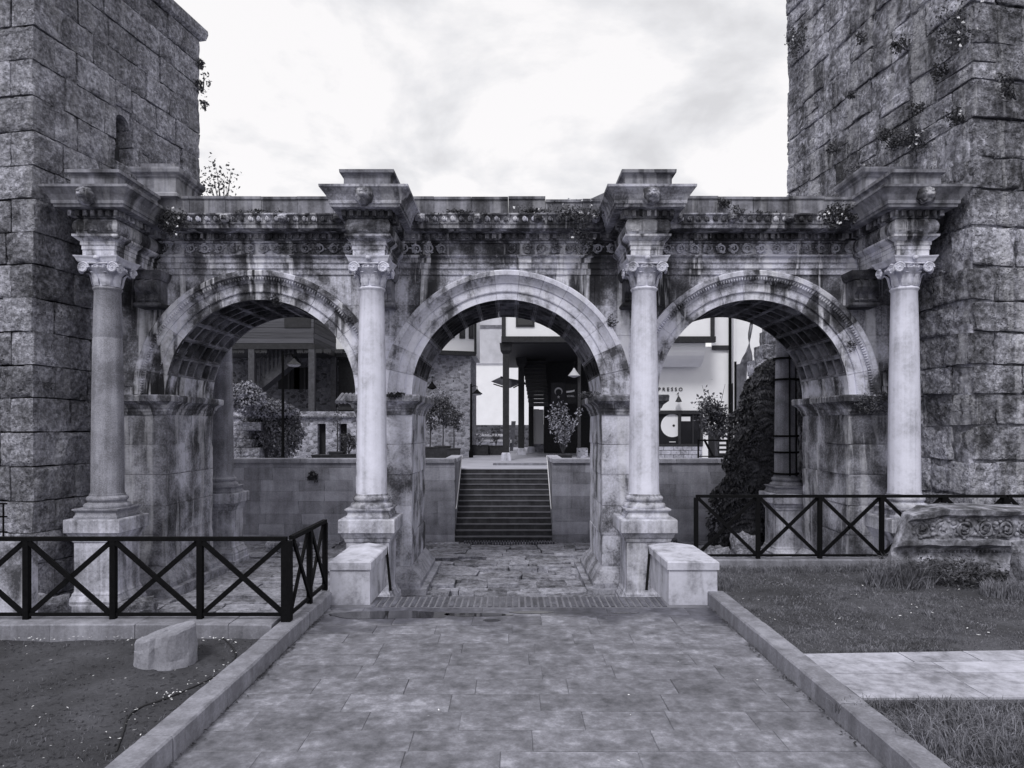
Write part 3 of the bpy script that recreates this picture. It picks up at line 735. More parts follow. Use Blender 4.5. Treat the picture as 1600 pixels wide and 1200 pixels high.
for bi, (bx0, bx1) in enumerate(bays):
    w = bx1 - bx0
    cuts = [bx0] + [bx0 + w * q + rg.uniform(-.12, .12) for q in (.25, .5, .75)] + [bx1]
    for c in range(4):
        a, b = cuts[c] + .003, cuts[c + 1] - .003; dy = rg.uniform(-.008, .008)
        MB().levels([(6.985, 0), (7.11, 0), (7.112, .03), (7.23, .03), (7.232, .06), (7.33, .065), (7.335, .09), (7.36, .12), (7.385, .13)], a, b, YF + dy, YF + .5, sx=0).build('architrave_block', M_gate, ent)
        dyf = rg.uniform(-.006, .006)
        fb = MB().levels([(7.388, .0), (7.42, 0.0), (7.44, -.02), (7.65, -.02), (7.66, .03), (7.70, .04)], a, b, YF - .03 + dyf, YF + .5, sx=0).build('frieze_block', M_gate, ent)
        plainb = (bi == 1 and c == 1)
        if not plainb:
            m = MB(); n = max(2, int((b - a) / .27)); s = (b - a) / n
            for k in range(n): scroll(m, a + s * (k + .5), YF - .02 + dyf, 7.545, .092, k % 2)
            stuff(m.build('scroll_carving', M_pier if bi != 2 else M_arch, ent, True))
    m = MB(); x = bx0 + .03
    while x < bx1 - .09:
        m.box(x, x + .085, 14.80, 15.2, 7.725, 7.825); x += .145
    m.box(bx0, bx1, 14.86, 15.2, 7.70, 7.83); m.build('dentil_course', M_corn, ent)
    cuts = [bx0] + [bx0 + w * q + rg.uniform(-.15, .15) for q in (.2, .4, .6, .8)] + [bx1]
    for c in range(5):
        a, b = cuts[c] + .003, cuts[c + 1] - .003; dy = rg.uniform(-.015, .015)
        MB().levels([(7.832, 0), (7.85, .0), (7.86, .10), (7.94, .11), (7.945, .13), (7.97, .14), (7.975, .12), (8.02, .13), (8.10, .17), (8.12, .20), (8.15, .20)], a, b, 14.62 + dy, YF + .4, sx=0).build('cornice_block', M_corn, ent)
        m = MB(); n = max(2, int((b - a) / .17)); s = (b - a) / n
        for k in range(n):
            xx = a + s * (k + .5); hh = .065 if k % 2 else .055
            m.ell((xx, 14.47 + dy, 8.045), (s * .28, .035, hh), 6, 6); m.ell((xx + s * .3, 14.48 + dy, 8.03), (.015, .025, .05), 5, 4); m.ell((xx, 14.45 + dy, 8.07), (.014, .03, .03), 5, 4)
        stuff(m.build('palmette_carving', M_gate, ent, True))
    for q in (.12, .37, .63, .88): LIONPOS.append((bx0 + w * q, 14.43, 8.04))
    n = 6; s = w / n
    for k in range(n):
        tp = 8.645 + rg.uniform(-.012, .012) + (-.06 if bi == 1 and k in (4, 5) else 0)
        MB().levels([(8.155, 0), (8.2, .0), (8.21, .0), (tp - .07, 0), (tp - .06, .03), (tp - .005, .035), (tp, .02)], bx0 + s * k + .004, bx0 + s * (k + 1) - .004, 14.88 + rg.uniform(-.01, .01), YB - .5, sx=0).build('attic_block', M_newst, ent)
# ---- lion heads
def lion_mesh():
    def fn(d):
        f = 1.0
        def bump(v, s, a): return a * math.exp(-((d - Vector(v).normalized()).length / s) ** 2)
        f += bump((0, -1, -.32), .30, .62)                      # muzzle
        f += bump((.33, -1, .28), .22, .16) + bump((-.33, -1, .28), .22, .16)
        f -= bump((.30, -1, .08), .17, .30) + bump((-.30, -1, .08), .17, .30)
        f -= bump((0, -1, -.66), .20, .55)                      # open mouth
        f += bump((0, -1, -.95), .20, .20)
        f += bump((.8, -.35, .62), .22, .30) + bump((-.8, -.35, .62), .22, .30)
        return f * (1 + .05 * math.sin(9 * math.atan2(d.x, d.z)))
    m = MB(); m.ell((0, 0, 0), (.155, .16, .17), 26, 20, fn)
    m.ell((.055, -.135, .03), (.02, .02, .016), 6, 4); m.ell((-.055, -.135, .03), (.02, .02, .016), 6, 4)
    m.ell((0, -.225, -.005), (.032, .02, .02), 6, 4)
    me = bpy.data.meshes.new('lion_head'); me.from_pydata(m.v, [], m.f); me.polygons.foreach_set('use_smooth', [True] * len(me.polygons)); me.update(); me.materials.append(M_corn)
    return me
LION = lion_mesh()
for i, p in enumerate(LIONPOS):
    place('lion_head', LION, p, ent, (0, 0, 0), (.62, .62, .55))
# ---- columns and their projecting entablature
def volute(m, c, r, ax):
    for s_ in (-1,):
        pts = []
        for k in range(30):
            a = k / 29 * 2 * math.pi * 2.1; q = r * (1 - .8 * k / 29)
            if ax == 'Y': pts.append((c[0] + q * math.cos(a), c[1], c[2] + q * math.sin(a)))
            else: pts.append((c[0], c[1] + q * math.cos(a), c[2] + q * math.sin(a)))
        m.tube(pts, [.026 * (1 - .55 * k / 29) for k in range(30)], 6)
    if ax == 'Y':
        m.ell(c, (r * .8, .010, r * .8), 14, 6); m.ell((c[0], c[1] - .012, c[2]), (.018, .02, .018), 6, 4)
    else:
        m.ell(c, (.010, r * .8, r * .8), 14, 6); m.ell((c[0], c[1], c[2]), (.03, .018, .018), 6, 4)
def make_column(cx, cy, mats, front=True, brace=False, label=None, top=True):
    jn = [(.2635, 5.40), (.256, 5.415), (.256, 5.428), (.2625, 5.443)] if mats is M_gran and front else []
    col = MB().lathe([(.30, 2.30), (.305, 2.34), (.296, 2.42), (.292, 3.2), (.285, 4.0), (.272, 4.9)] + jn + [(.252, 5.8), (.238, 6.34), (.25, 6.36), (.268, 6.385), (.268, 6.40), (.25, 6.415), (.24, 6.43)], cx, cy, 40).build('column', mats, gate, True)
    if label: col['label'] = label
    # capital
    m = MB()
    m.lathe([(.238, 6.425), (.235, 6.5), (.235, 6.6), (.25, 6.66), (.275, 6.70), (.30, 6.73), (.33, 6.77), (.33, 6.80), (.30, 6.84), (.29, 6.9)], cx, cy, 24)
    for k in range(8):
        a = k * math.pi / 4 + math.pi / 8; ca, sa = math.cos(a), math.sin(a); rr = [(.24, 6.43, .07), (.262, 6.50, .085), (.275, 6.58, .08), (.30, 6.65, .06), (.34, 6.685, .045), (.36, 6.675, .02)]
        rings = []
        for (q, z, w) in rr:
            rings.append([(cx + q * ca + sa * w, cy + q * sa - ca * w, z), (cx + (q + .022) * ca, cy + (q + .022) * sa, z), (cx + q * ca - sa * w, cy + q * sa + ca * w, z), (cx + (q - .03) * ca, cy + (q - .03) * sa, z)])
        m.loft(rings)
    for k in range(20):
        a = k * math.pi / 10; m.ell((cx + .325 * math.cos(a), cy + .325 * math.sin(a), 6.785), (.03, .03, .035), 5, 4)
    for sx in (-1, 1):
        for sy in (-1, 1):
            volute(m, (cx + sx * .285, cy + sy * .335, 6.765), .105, 'Y'); volute(m, (cx + sx * .375, cy + sy * .235, 6.745), .10, 'X')
            m.tube([(cx + sx * .2, cy + sy * .34, 6.85), (cx, cy + sy * .345, 6.845), (cx, cy + sy * .345, 6.845)], .02, 5)
    N = 10; rings = []
    for z, o in ((6.865, .0), (6.885, .012), (6.93, .03), (6.965, .055), (6.985, .06)):
        ring = []
        for s in range(4):
            ang = s * math.pi / 2
            for k in range(N):
                u = -1 + 2 * k / N; h = .37 + o; bow = h - .06 * (1 - u * u)
                x, y = u * h, -bow
                ring.append((cx + x * math.cos(ang) - y * math.sin(ang), cy + x * math.sin(ang) + y * math.cos(ang), z))
        rings.append(ring)
    m.loft(rings)
    m.ell((cx, cy - .39, 6.94), (.05, .045, .045), 8, 6); m.ell((cx, cy + .39, 6.94), (.05, .045, .045), 8, 6)
    m.build('capital', M_cap, col)
    m = MB().lathe([(.40, 2.06), (.415, 2.09), (.415, 2.12), (.40, 2.15), (.36, 2.165), (.34, 2.18), (.34, 2.20), (.36, 2.215), (.372, 2.24), (.37, 2.27), (.345, 2.295), (.32, 2.31), (.32, 2.34), (.30, 2.35)], cx, cy, 36)
    m.levels([(1.89, .0), (1.93, .0), (1.95, -.02), (2.0, -.03), (2.04, .0), (2.05, .02), (2.075, .02), (2.075, 0.0)], cx - .42, cx + .42, cy - .42, cy + .42, back=1)
    m.build('column_base', M_ped if mats is not M_gran else M_gran, col)
    MB().levels([(-0.05, .16), (0.10, .16), (0.10, .10), (0.22, .10), (0.25, .085), (0.30, .09), (0.34, .06), (0.40, .03), (0.43, .03), (0.47, .005), (0.50, 0), (1.42, 0), (1.44, .02), (1.47, .03), (1.50, .035), (1.53, .06), (1.58, .085), (1.60, .09), (1.62, .11), (1.63, .13), (1.86, .13), (1.885, .12)],
                cx - .41, cx + .41, cy - .41, cy + .41, back=1).build('pedestal', M_ped, col)
    if brace:
        b = MB()
        for dx in (-.03, .14): b.tube([(cx + dx, cy - .36, 2.35), (cx + dx, cy - .34, 4.5), (cx + dx, cy - .33, 6.3)], .022, 6)
        for z in (2.40, 2.98, 3.42, 4.95, 5.52):
            b.lathe([(.33, z - .025), (.345, z - .025), (.345, z + .025), (.33, z + .025)], cx, cy, 20)
        b.build('iron_brace', M_iron, col)
    return col
labels = ['grey granite column beside the left tower', 'pale streaked marble column left of the central arch', 'pale streaked marble column right of the central arch', 'white marble column beside the right tower']
FZ = [(-8.05, .30), (-2.79, 0), (2.63, 0), (7.81, -.30)]
for i, cx in enumerate(COLX):
    make_column(cx, 13.7, M_gran if i == 0 else M_shaft, label=labels[i])
    x0, x1 = cx - RW, cx + RW; yf = 13.39
    rs_ = MB().levels([(6.99, 0), (7.11, 0), (7.112, .012), (7.20, .012), (7.202, .03), (7.27, .03), (7.28, .05), (7.31, .09), (7.345, .13), (7.385, .135), (7.39, .05)], x0, x1, yf, YF + .1).build('projecting_entablature', M_arch2, gate)
    MB().levels([(7.391, .05), (7.42, .09), (7.47, .115), (7.54, .125), (7.61, .115), (7.66, .09), (7.69, .06)], x0, x1, yf, YF + .1).build('frieze', M_corn, rs_)
    m = MB()
    for k in range(26):
        m.ell((x0 - .05 + rg.random() * (x1 - x0 + .1), yf - .105, U(7.45, 7.63)), (.05, .02, .022), 6, 4)
    for k in range(30):
        for sx in (-1, 1): m.ell((cx + sx * (RW + .105), U(yf, 14.9), U(7.45, 7.63)), (.014, .03, .016), 6, 4)
    stuff(m.build('acanthus_carving', M_corn, rs_))
    m = MB(); m.levels([(7.692, .05), (7.70, .10), (7.83, .10)], x0, x1, yf, YF + .1)
    n = 7
    for k in range(n):
        xx = x0 - .17 + k * (x1 - x0 + .34 - .075) / (n - 1); m.box(xx, xx + .075, yf - .20, yf - .05, 7.715, 7.825)
    k = 0
    while yf - .05 + k * .15 < 14.7:
        yy_ = yf - .02 + k * .15
        for sx in (-1, 1):
            a_, b_ = cx + sx * (RW + .06), cx + sx * (RW + .20); m.box(min(a_, b_), max(a_, b_), yy_, yy_ + .075, 7.715, 7.825)
        k += 1
    m.build('dentil_course', M_corn, rs_)
    MB().levels([(7.832, .16), (7.835, .30), (7.845, .345), (7.89, .355), (7.90, .375), (7.93, .38), (7.96, .38), (8.06, .43), (8.15, .50), (8.17, .525), (8.215, .53), (8.22, .50)], x0, x1, yf + .02, YF + .3).build('cornice', M_newst if i in (0, 3) else M_pier2, rs_)
    MB().levels([(8.222, -.04), (8.25, -.02), (8.26, -.05), (8.50, -.05), (8.53, -.02), (8.54, .02), (8.60, .025), (8.60, 0)], cx - .50, cx + .50, 13.2, 14.75).build('attic_block', M_newst, rs_)
    place('lion_head', LION, (cx + .0, yf - .40, 8.03), rs_, (R(-8), 0, 0), (1.1, 1.05, 1.05))
    # scrolled console under the projection
    fx = FZ[i][0] + FZ[i][1]; m = MB()
    m.levels([(6.80, .03), (6.84, .05), (6.87, .07), (6.90, .08), (6.98, .09)], fx - .23, fx + .23, 14.62, YF + .05)
    prof = [(14.60, 6.80), (14.50, 6.72), (14.47, 6.62), (14.52, 6.54), (14.60, 6.48), (14.62, 6.40), (14.57, 6.36), (14.62, 6.30), (YF + .05, 6.30), (YF + .05, 6.80)]
    for q in range(5):
        xa = fx - .23 + q * .092 + .006; dd = .0 if q % 2 else .03
        m.loft([[(xa, y + (dd if y < 14.9 else 0), z) for y, z in prof], [(xa + .084, y + (dd if y < 14.9 else 0), z) for y, z in prof]])
    m.levels([(6.22, .04), (6.25, .06), (6.28, .06), (6.305, .04)], fx - .23, fx + .23, 14.64, YF + .05)
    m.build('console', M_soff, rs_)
for cx, y0_, tp in ((-7.62, 14.75, 9.33), (7.98, 14.75, 9.26)):
    MB().levels([(8.6, .05), (8.66, .05), (8.70, 0), (9.0, 0), (9.03, .03), (9.06, .04), (9.10, .10), (9.16, .12), (9.20, .12), (9.21, -.05), (tp, -.05)], cx - .42, cx + .42, y0_, 15.9).build('attic_pedestal', M_newst, ent)
make_column(-7.9, 18.75, M_gran, label='grey rear column seen through the left arch')
make_column(7.46, 18.75, M_gran, brace=True, label='rear column strapped with black iron bands')
# ---- stones in the left arch foot
# ================================================================== TOWERS
def tower(name, label, corner, dside, side_len, front_len, heights, meshes, core_mat, seed, sw, window=None, z0=-0.3, core_in=0.42, sgn=1, tilt=0.01, jit=0.0, split=0.0, skin=None):
    """corner (x, y); side face runs from the corner along dside; the front face runs sideways away from the gate"""
    t = thing(name, label, 'tower', (corner[0], corner[1], 0))
    r = random.Random(seed)
    ds = Vector((dside[0], dside[1], 0)).normalized(); df = Vector((-sgn * ds.y, sgn * ds.x, 0))      # df points away from the gate
    C0 = Vector((corner[0], corner[1], 0)); angS = math.atan2(ds.y, ds.x); angF = math.atan2(df.y, df.x)
    zt = z0 + sum(heights)
    # core
    c = MB(); a = C0 + ds * core_in + df * core_in; b = C0 + ds * (side_len - .02) + df * core_in
    d2 = b + df * (front_len - core_in); e2 = a + df * (front_len - core_in)
    c.loft([[(p.x, p.y, z0) for p in (a, b, d2, e2)], [(p.x, p.y, zt - .05) for p in (a, b, d2, e2)]])
    core = c.build('wall_core', core_mat, t)
    if skin is not None:
        m = MB(); vs = []; fs = []; na, nb, nz_ = 44, 18, 110
        def skp(u, k):
            z = z0 + (zt - z0) * k / nz_
            p = (C0 + df * (front_len * (1 - u / nb)) ) if u < nb else C0 + ds * ((side_len - .03) * (u - nb) / na)
            nr = (-ds if u < nb else -df) if u != nb else (-ds - df).normalized()
            d_ = (skin[0] if u >= nb else skin[1]) + skin[2] * (mnoise.noise(Vector((p.x * 1.1, p.y * 1.1, z * 1.1))) + .7 * mnoise.noise(Vector((p.x * 3, p.y * 3, z * 3))) + .5 * mnoise.noise(Vector((p.x * 8, p.y * 8, z * 8))))
            if u == nb: d_ -= .05
            q = p + nr * d_; return (q.x, q.y, z)
        W_ = na + nb + 1
        for k in range(nz_ + 1):
            for u in range(W_): vs.append(skp(u, k))
        for k in range(nz_):
            for u in range(W_ - 1):
                a0 = k * W_ + u; fs.append((a0, a0 + 1, a0 + W_ + 1, a0 + W_))
        m.add(vs, fs); m.build('mortar', core_mat, t, True)
    D = 0.5
    z = z0; cnt = 0
    for ci, h in enumerate(heights):
        odd = ci % 2
        # side face
        s = 0.0 if not odd else D
        edges = []
        while s < side_len - 0.05:
            w = r.uniform(*sw); e_ = s + w
            if side_len - e_ < 0.4: e_ = side_len
            edges.append((s, e_)); s = e_
        if window and z < window[3] - .02 and z + h > window[2] + .02:
            new = []
            for (a_, b_) in edges:
                if b_ <= window[0] or a_ >= window[1]: new.append((a_, b_))
                else:
                    if window[0] - a_ > .08: new.append((a_, window[0]))
                    if b_ - window[1] > .08: new.append((window[1], b_))
            edges = new
            for (za_, zb_) in ((z, min(z + h, window[2])), (max(z, window[3] + .03), z + h)):
                if zb_ - za_ > .05:
                    p = C0 + ds * (window[0] + window[1]) / 2 + df * D / 2
                    place('stone', r.choice(meshes), (p.x, p.y, (za_ + zb_) / 2), t, (0, 0, angS if sgn > 0 else angS + math.pi), (window[1] - window[0] - .01, D, zb_ - za_ - .006))
        for (a_, b_) in edges:
            pr = r.uniform(-.025, .03) + (r.uniform(-.03, .02) if jit else 0)
            p = C0 + ds * (a_ + b_) / 2 + df * (D / 2 - pr)
            # local +x along the side face, local -y outwards
            rot = angS if sgn > 0 else angS + math.pi
            gx_, gz_ = .012 + jit * r.random(), .014 + jit * r.random()
            if split and r.random() < split and z > 4:
                f_ = r.uniform(.4, .6); parts_ = ((z, h * f_), (z + h * f_, h * (1 - f_)))
            else: parts_ = ((z, h),)
            for (zz_, hh_) in parts_:
                o = place('stone', r.choice(meshes), (p.x, p.y, zz_ + hh_ / 2 + jit * r.uniform(-.3, .3)), t, (r.uniform(-tilt, tilt), r.uniform(-tilt, tilt) * 1.5, rot + r.uniform(-tilt, tilt)), (b_ - a_ - gx_, D, hh_ - gz_)); cnt += 1
        s = D if not odd else 0.0
        while s < front_len - .05:
            w = r.uniform(*sw) * (1.15 if s < .6 else 1); e_ = min(s + w, front_len)
            pr = r.uniform(-.02, .03)
            p = C0 + df * (s + e_) / 2 + ds * (D / 2 - pr)
            rot = angF if sgn < 0 else angF + math.pi
            o = place('stone', r.choice(meshes), (p.x, p.y, z + h / 2), t, (r.uniform(-tilt, tilt), r.uniform(-tilt, tilt), rot + r.uniform(-tilt, tilt)), (e_ - s - .012 - jit * .6, D, h - .014 - jit * .6)); cnt += 1
            s = e_
        z += h
    return t, C0, ds, df, cnt
hr = random.Random(2)
LH = [0.63 * hr.uniform(.93, 1.07) for _ in range(22)]
k_ = 14.0 / sum(LH); LH = [h * k_ for h in LH]
WIN = (2.08, 2.57, 9.5, 10.7)
ltow, LC, lds, ldf, n1 = tower('stone_tower', 'tall left tower of coursed rusticated blocks with one arched slit window', (-9.05, 13.0), (.186, 1), 4.98, 2.6, LH, BL_T1, M_core, 21, (0.5, 1.0), WIN, sgn=1)
RH = [0.64 * hr.uniform(.82, 1.15) for _ in range(25)]
k_ = 16.9 / sum(RH); RH = [h * k_ for h in RH]
rtow, RC, rds, rdf, n2 = tower('stone_tower', 'tall right tower of rough patched ashlar with plants growing in its joints', (8.70, 13.0), (-.14, 1), 6.6, 2.2, RH, BL_T2, M_core2, 22, (0.62, 1.3), sgn=-1, tilt=0.02, core_in=0.25, jit=0.03, split=0.25, skin=(-.045, -.075, .05))
# top course and slit of the left tower
m = MB()
def LP(s, t_, z): p = LC + lds * s + ldf * t_; return (p.x, p.y, z)
for (z, o) in ((13.66, .0), (13.70, .10), (13.86, .13), (13.98, .12)):
    pass
m.loft([[LP(-o, -o, z), LP(4.98 + o, -o, z), LP(4.98 + o, 2.6, z), LP(-o, 2.6, z)] for z, o in ((13.705, .04), (13.76, .12), (13.92, .16), (14.02, .15))]); m.build('string_course', M_tow, ltow)
m = MB()
k = 10; arc = [(2.325 + .225 * math.cos(math.pi * i / k), 10.36 + .225 * math.sin(math.pi * i / k)) for i in range(k + 1)]
poly = [(2.56, 10.36)] + [(2.56, 10.74), (2.09, 10.74), (2.09, 10.36)] + list(reversed(arc))
m.loft([[LP(s, .05, z) for s, z in poly], [LP(s, .45, z) for s, z in poly]]); m.build('slit_arch', M_tow, ltow)
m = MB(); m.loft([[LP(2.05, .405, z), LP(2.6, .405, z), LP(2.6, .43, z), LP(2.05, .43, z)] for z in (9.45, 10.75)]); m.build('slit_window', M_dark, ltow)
m = MB(); m.loft([[LP(2.11, .30, z), LP(2.54, .30, z), LP(2.54, .4, z), LP(2.11, .4, z)] for z in (9.52, 9.98)]); m.build('window_bar_stone', M_core, ltow)
# broken masonry of the city wall behind the right tower, and rubble at the tower feet
cw = thing('city_wall', 'broken old city wall stub behind the ivy, seen through the right arch', 'wall', (8.3, 24.5, 0))
r_ = random.Random(9)
for i in range(15):
    z = -.2 + i * .52; x = 8.42 + r_.uniform(0, .2) + max(0, i - 11) * .18
    while x < 13:
        w = r_.uniform(.5, 1.0); place('stone', r_.choice(BL_T2), (x + w / 2, 24.5, z + .26), cw, (0, r_.uniform(-.03, .03), r_.uniform(-.05, .05)), (w, 1.0, .52)); x += w
def rock(label, c, s, rz=0, group=None, mesh=None, tl=0.1, name='boulder'):
    o = place(name, mesh or random.choice(BL_ROCK), (c[0], c[1], c[2] + s[2] * .42), None, (U(-tl, tl), U(-tl, tl), rz), s); return tag(o, label, 'rock', group)
G = 'loose stones at the foot of the gate'
rock('rough boulder at the foot of the left tower beside the granite column', (-8.6, 12.55, 0), (.9, .8, .6), .3, G)
rock('low boulder lying against the left pedestal', (-7.35, 13.3, -.05), (.7, .6, .4), 1.1, G)
rock('tilted broken slab leaning behind the rear left pedestal', (-6.75, 20.3, 0), (.9, .5, .35), .6, G)
rock('small fallen stone left of the tilted slab', (-7.2, 20.8, 0), (.4, .4, .3), .2, G)
rock('dark lumpy rock under the retaining wall, left of central arch', (-3.3, 20.9, 0), (.9, .5, .4), .1, G)
rock('fallen block lying below the retaining wall, right arch', (4.6, 20.9, 0), (.8, .6, .4), .4, G)
rock('pale fallen block behind the railing under the ivy', (5.3, 17.9, 0), (.9, .6, .6), .8, G)
rock('square block standing beside the rear strapped column', (6.3, 18.6, 0), (.7, .6, .85), .1, G)

# ================================================================== PARAPET BLOCKS, RAILINGS
def parapet(label, xa, xb, y0, y1, inner):
    t = thing('parapet_block', label, 'parapet', ((xa + xb) / 2, (y0 + y1) / 2, ZP), 'parapet blocks at the head of the steps')
    MB().levels([(ZP - .02, 0.004), (2.0, 0)], xa + .02, xb - .02, y0 + .02, y1 - .02, back=1).build('body', M_blk, t)
    xm = (xa + xb) / 2; o = .012
    MB().loft([[(xa, y0, 2.002), (xb, y0, 2.002), (xb, y1, 2.002), (xm, y1, 2.002), (xa, y1, 2.002), (xa, (y0 + y1) / 2, 2.002)],
               [(xa, y0, 2.085), (xb, y0, 2.085), (xb, y1, 2.085), (xm, y1, 2.115), (xa, y1, 2.085), (xa, (y0 + y1) / 2, 2.085)],
               [(xa + o, y0 + o, 2.098), (xb - o, y0 + o, 2.098), (xb - o, y1 - o, 2.098), (xm, y1 - o, 2.135), (xa + o, y1 - o, 2.098), (xa + o, (y0 + y1) / 2, 2.10)]]).build('capstone', M_blk, t)
    sx = 1 if inner > 0 else -1; xi = xb if inner > 0 else xa
    MB().bar((xi - sx * .02, y1 - .02, 2.08), (xi + sx * .10, y1 - .40, ZP + .0), .03, .03).build('steel_edge', M_iron, t)
parapet('pale limestone parapet block with sloping capstone, beside the left railing end', -2.13, -1.63, 7.96, 9.06, 1)
parapet('pale limestone parapet block with sloping capstone, beside the lawn corner', 1.80, 2.40, 7.96, 9.1, -1)

def railing(label, runs, zb, zt, top_thick=.04, loc=None):
    t = thing('steel_railing', label, 'railing', loc)
    for (a, b, n, ends) in runs:
        a, b = Vector(a), Vector(b)
        MB().bar((a.x, a.y, zt - .02), (b.x, b.y, zt - .02), .05, .04).build('top_rail', M_iron, t)
        MB().bar((a.x, a.y, zb + .045), (b.x, b.y, zb + .045), .03, .03).build('bottom_rail', M_iron, t)
        for i in range(n + 1):
            p = a.lerp(b, i / n)
            if (i == 0 and not ends[0]) or (i == n and not ends[1]): pass
            else:
                w = .027 if not ((i == 0 and ends[0] == 2) or (i == n and ends[1] == 2)) else .045
                MB().box(p.x - w, p.x + w, p.y - w, p.y + w, zb - .02, zt - .042).build('post', M_iron, t)
            if i < n:
                q = a.lerp(b, (i + 1) / n); d = (q - p).normalized() * .03
                nn = Vector((-d.y, d.x, 0)).normalized() * .012
                MB().bar((p.x + d.x + nn.x, p.y + d.y + nn.y, zb + .06), (q.x - d.x + nn.x, q.y - d.y + nn.y, zt - .05), .024, .046).build('brace', M_iron, t)
                MB().bar((p.x + d.x - nn.x, p.y + d.y - nn.y, zt - .05), (q.x - d.x - nn.x, q.y - d.y - nn.y, zb + .06), .024, .046).build('brace', M_iron, t)
    return t
railing('black steel railing with crossed braces on the granite edging, left', [((-9.0, 6.74, 0), (-2.205, 6.74, 0), 8, (1, 2)), ((-2.18, 6.80, 0), (-2.18, 8.02, 0), 2, (0, 1))], 1.775, 2.58, loc=(-5, 6.74, 1.775))
railing('black steel railing with crossed braces behind the lawn and carved stone, right', [((2.60, 9.72, 0), (6.97, 9.72, 0), 5, (1, 2)), ((7.0, 9.72, 0), (9.6, 9.9, 0), 3, (0, 1))], 1.80, 2.70, loc=(5, 9.72, 1.8))
# parapet and grille at far left
t = thing('concrete_parapet', 'pale concrete parapet with small iron grille at the left tower foot', 'parapet', (-8.6, 11.2, 0))
MB().box(-9.6, -7.82, 11.0, 11.35, -.1, 1.83).build('body', M_pier, t)
m = MB()
for k in range(7): m.bar((-9.6 + k * .22, 11.2, 1.83), (-9.6 + k * .22, 11.2, 2.42), .02, .02)
for z in (1.95, 2.2, 2.41): m.bar((-9.6, 11.2, z), (-8.22, 11.2, z), .02, .025)
m.build('grille', M_iron, t)

# ================================================================== RETAINING WALL, STAIRS, TERRACE
ZT = 2.17
def retaining(label, x0, x1, seed, flank):
    t = thing('retaining_wall', label, 'wall', ((x0 + x1) / 2, 22.2, 0), 'retaining walls of the upper terrace')
    MB().box(x0 + .01, x1 - .01, 22.03, 22.45, -.2, 2.52).build('wall_core', M_joint, t)
    MB().box(flank - .16, flank + .16, 22.45, 24.9, -.2, 2.52).build('flank_wall', M_ret, t)
    r = random.Random(seed); z = -.1
    while z < 2.5:
        h = min(r.uniform(.32, .44), 2.52 - z)
        if 2.52 - (z + h) < .1: h = 2.52 - z
        x = x0
        while x < x1 - .01:
            w = r.uniform(.6, 1.25); e_ = min(x + w, x1)
            if x1 - e_ < .3: e_ = x1
            place('ashlar', r.choice(BL_RET), ((x + e_) / 2, 22.12, z + h / 2), t, (0, 0, 0), (e_ - x - .002, .24, h - .002)); x = e_
        z += h
    n = 6; w = (x1 - x0) / n
    for i in range(n): MB().levels([(2.522, 0), (2.64, 0), (2.655, -.015)], x0 + w * i + .004, x0 + w * (i + 1) - .004, 21.94, 22.5, sx=0).build('coping_stone', M_blk if False else M_ret, t)
    MB().levels([(2.522, 0), (2.64, 0), (2.655, -.015)], flank - .2, flank + .2, 22.51, 24.9).build('coping_stone', M_ret, t)
retaining('ashlar retaining wall with stone coping, left of the dark staircase', -9.2, -1.83, 31, -1.99)
retaining('ashlar retaining wall with stone coping, right of the dark staircase', 1.29, 9.2, 32, 1.45)
stc = thing('stone_staircase', 'dark stone staircase climbing to the terrace beyond the central arch', 'stairs', (-.27, 22.0, 0))
for i in range(13):
    y = 21.95 + i * .233; z = (i + 1) * ZT / 13
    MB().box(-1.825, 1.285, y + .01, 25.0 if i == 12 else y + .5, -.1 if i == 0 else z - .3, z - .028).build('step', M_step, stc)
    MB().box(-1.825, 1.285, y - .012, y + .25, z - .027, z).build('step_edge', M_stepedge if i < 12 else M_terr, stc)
for sx, lb in ((-1.79, 'thin pale steel handrail on the left flank of the dark staircase'), (1.25, 'thin pale steel handrail on the right flank of the dark staircase')):
    hd = MB().tube([(sx, 22.0, 1.05), (sx, 22.3, 1.2), (sx, 24.6, 2.62), (sx, 24.85, 2.62)], .016, 6).build('handrail', M_steel); tag(hd, lb, 'handrail', 'handrails of the staircase')
# terrace slab
struct(MB().box(-40, -1.85, 22.46, 200, -.25, ZT - .01).box(1.31, 40, 22.46, 200, -.25, ZT - .01).box(-1.85, 1.31, 24.9, 200, -.25, ZT - .014).build('terrace', M_terr))
struct(MB().box(-.75, 6, 27.2, 27.5, ZT - .01, ZT + .07).build('terrace_kerb', M_kerb))
# far slope
m = MB(); pts = [(-80, 5), (-50, 9), (-25, 7.5), (-10, 7), (0, 6.6), (12, 7.2), (30, 9), (60, 8), (90, 5)]
m.loft([[(x, 160, 0) for x, z in pts] , [(x, 162, z * .6) for x, z in pts], [(x, 175, z * .62) for x, z in pts]], cap=False, closed=False); struct(m.build('hill', M_hill))

# ================================================================== BUILDINGS BEYOND
# --- timber house with veranda (left)
D = 34.0
th = thing('timber_house', 'old timber house with boarded jetty, veranda posts and a wooden stair, through left arch', 'house', (X(450, D), D, ZT))
xl, xr = X(300, D), X(490, D)
zf = Z(546, D)
n = 10; hb = .26
for k in range(9):
    MB().box(xl, xr - (0 if True else 0), D - .02 - (k % 2) * .012, D + .1, zf + .3 + k * hb + .006, zf + .3 + (k + 1) * hb - .006).build('board', M_board, th)
MB().box(xl, xr - .02, D + .1, D + 4.3, zf + .3, zf + 2.6).build('upper_storey', M_board, th)
MB().box(xl - .2, xr + .06, D - .06, D + .15, zf + .02, zf + .28).build('beam', M_beam, th)
MB().box(xr - .12, xr + .06, D + .16, D + 4.4, zf + .02, zf + .28).build('beam', M_beam, th)
MB().box(xr + .07, xr + 3, D + 4.0, D + 4.3, zf + .02, zf + .28).build('beam', M_beam, th)
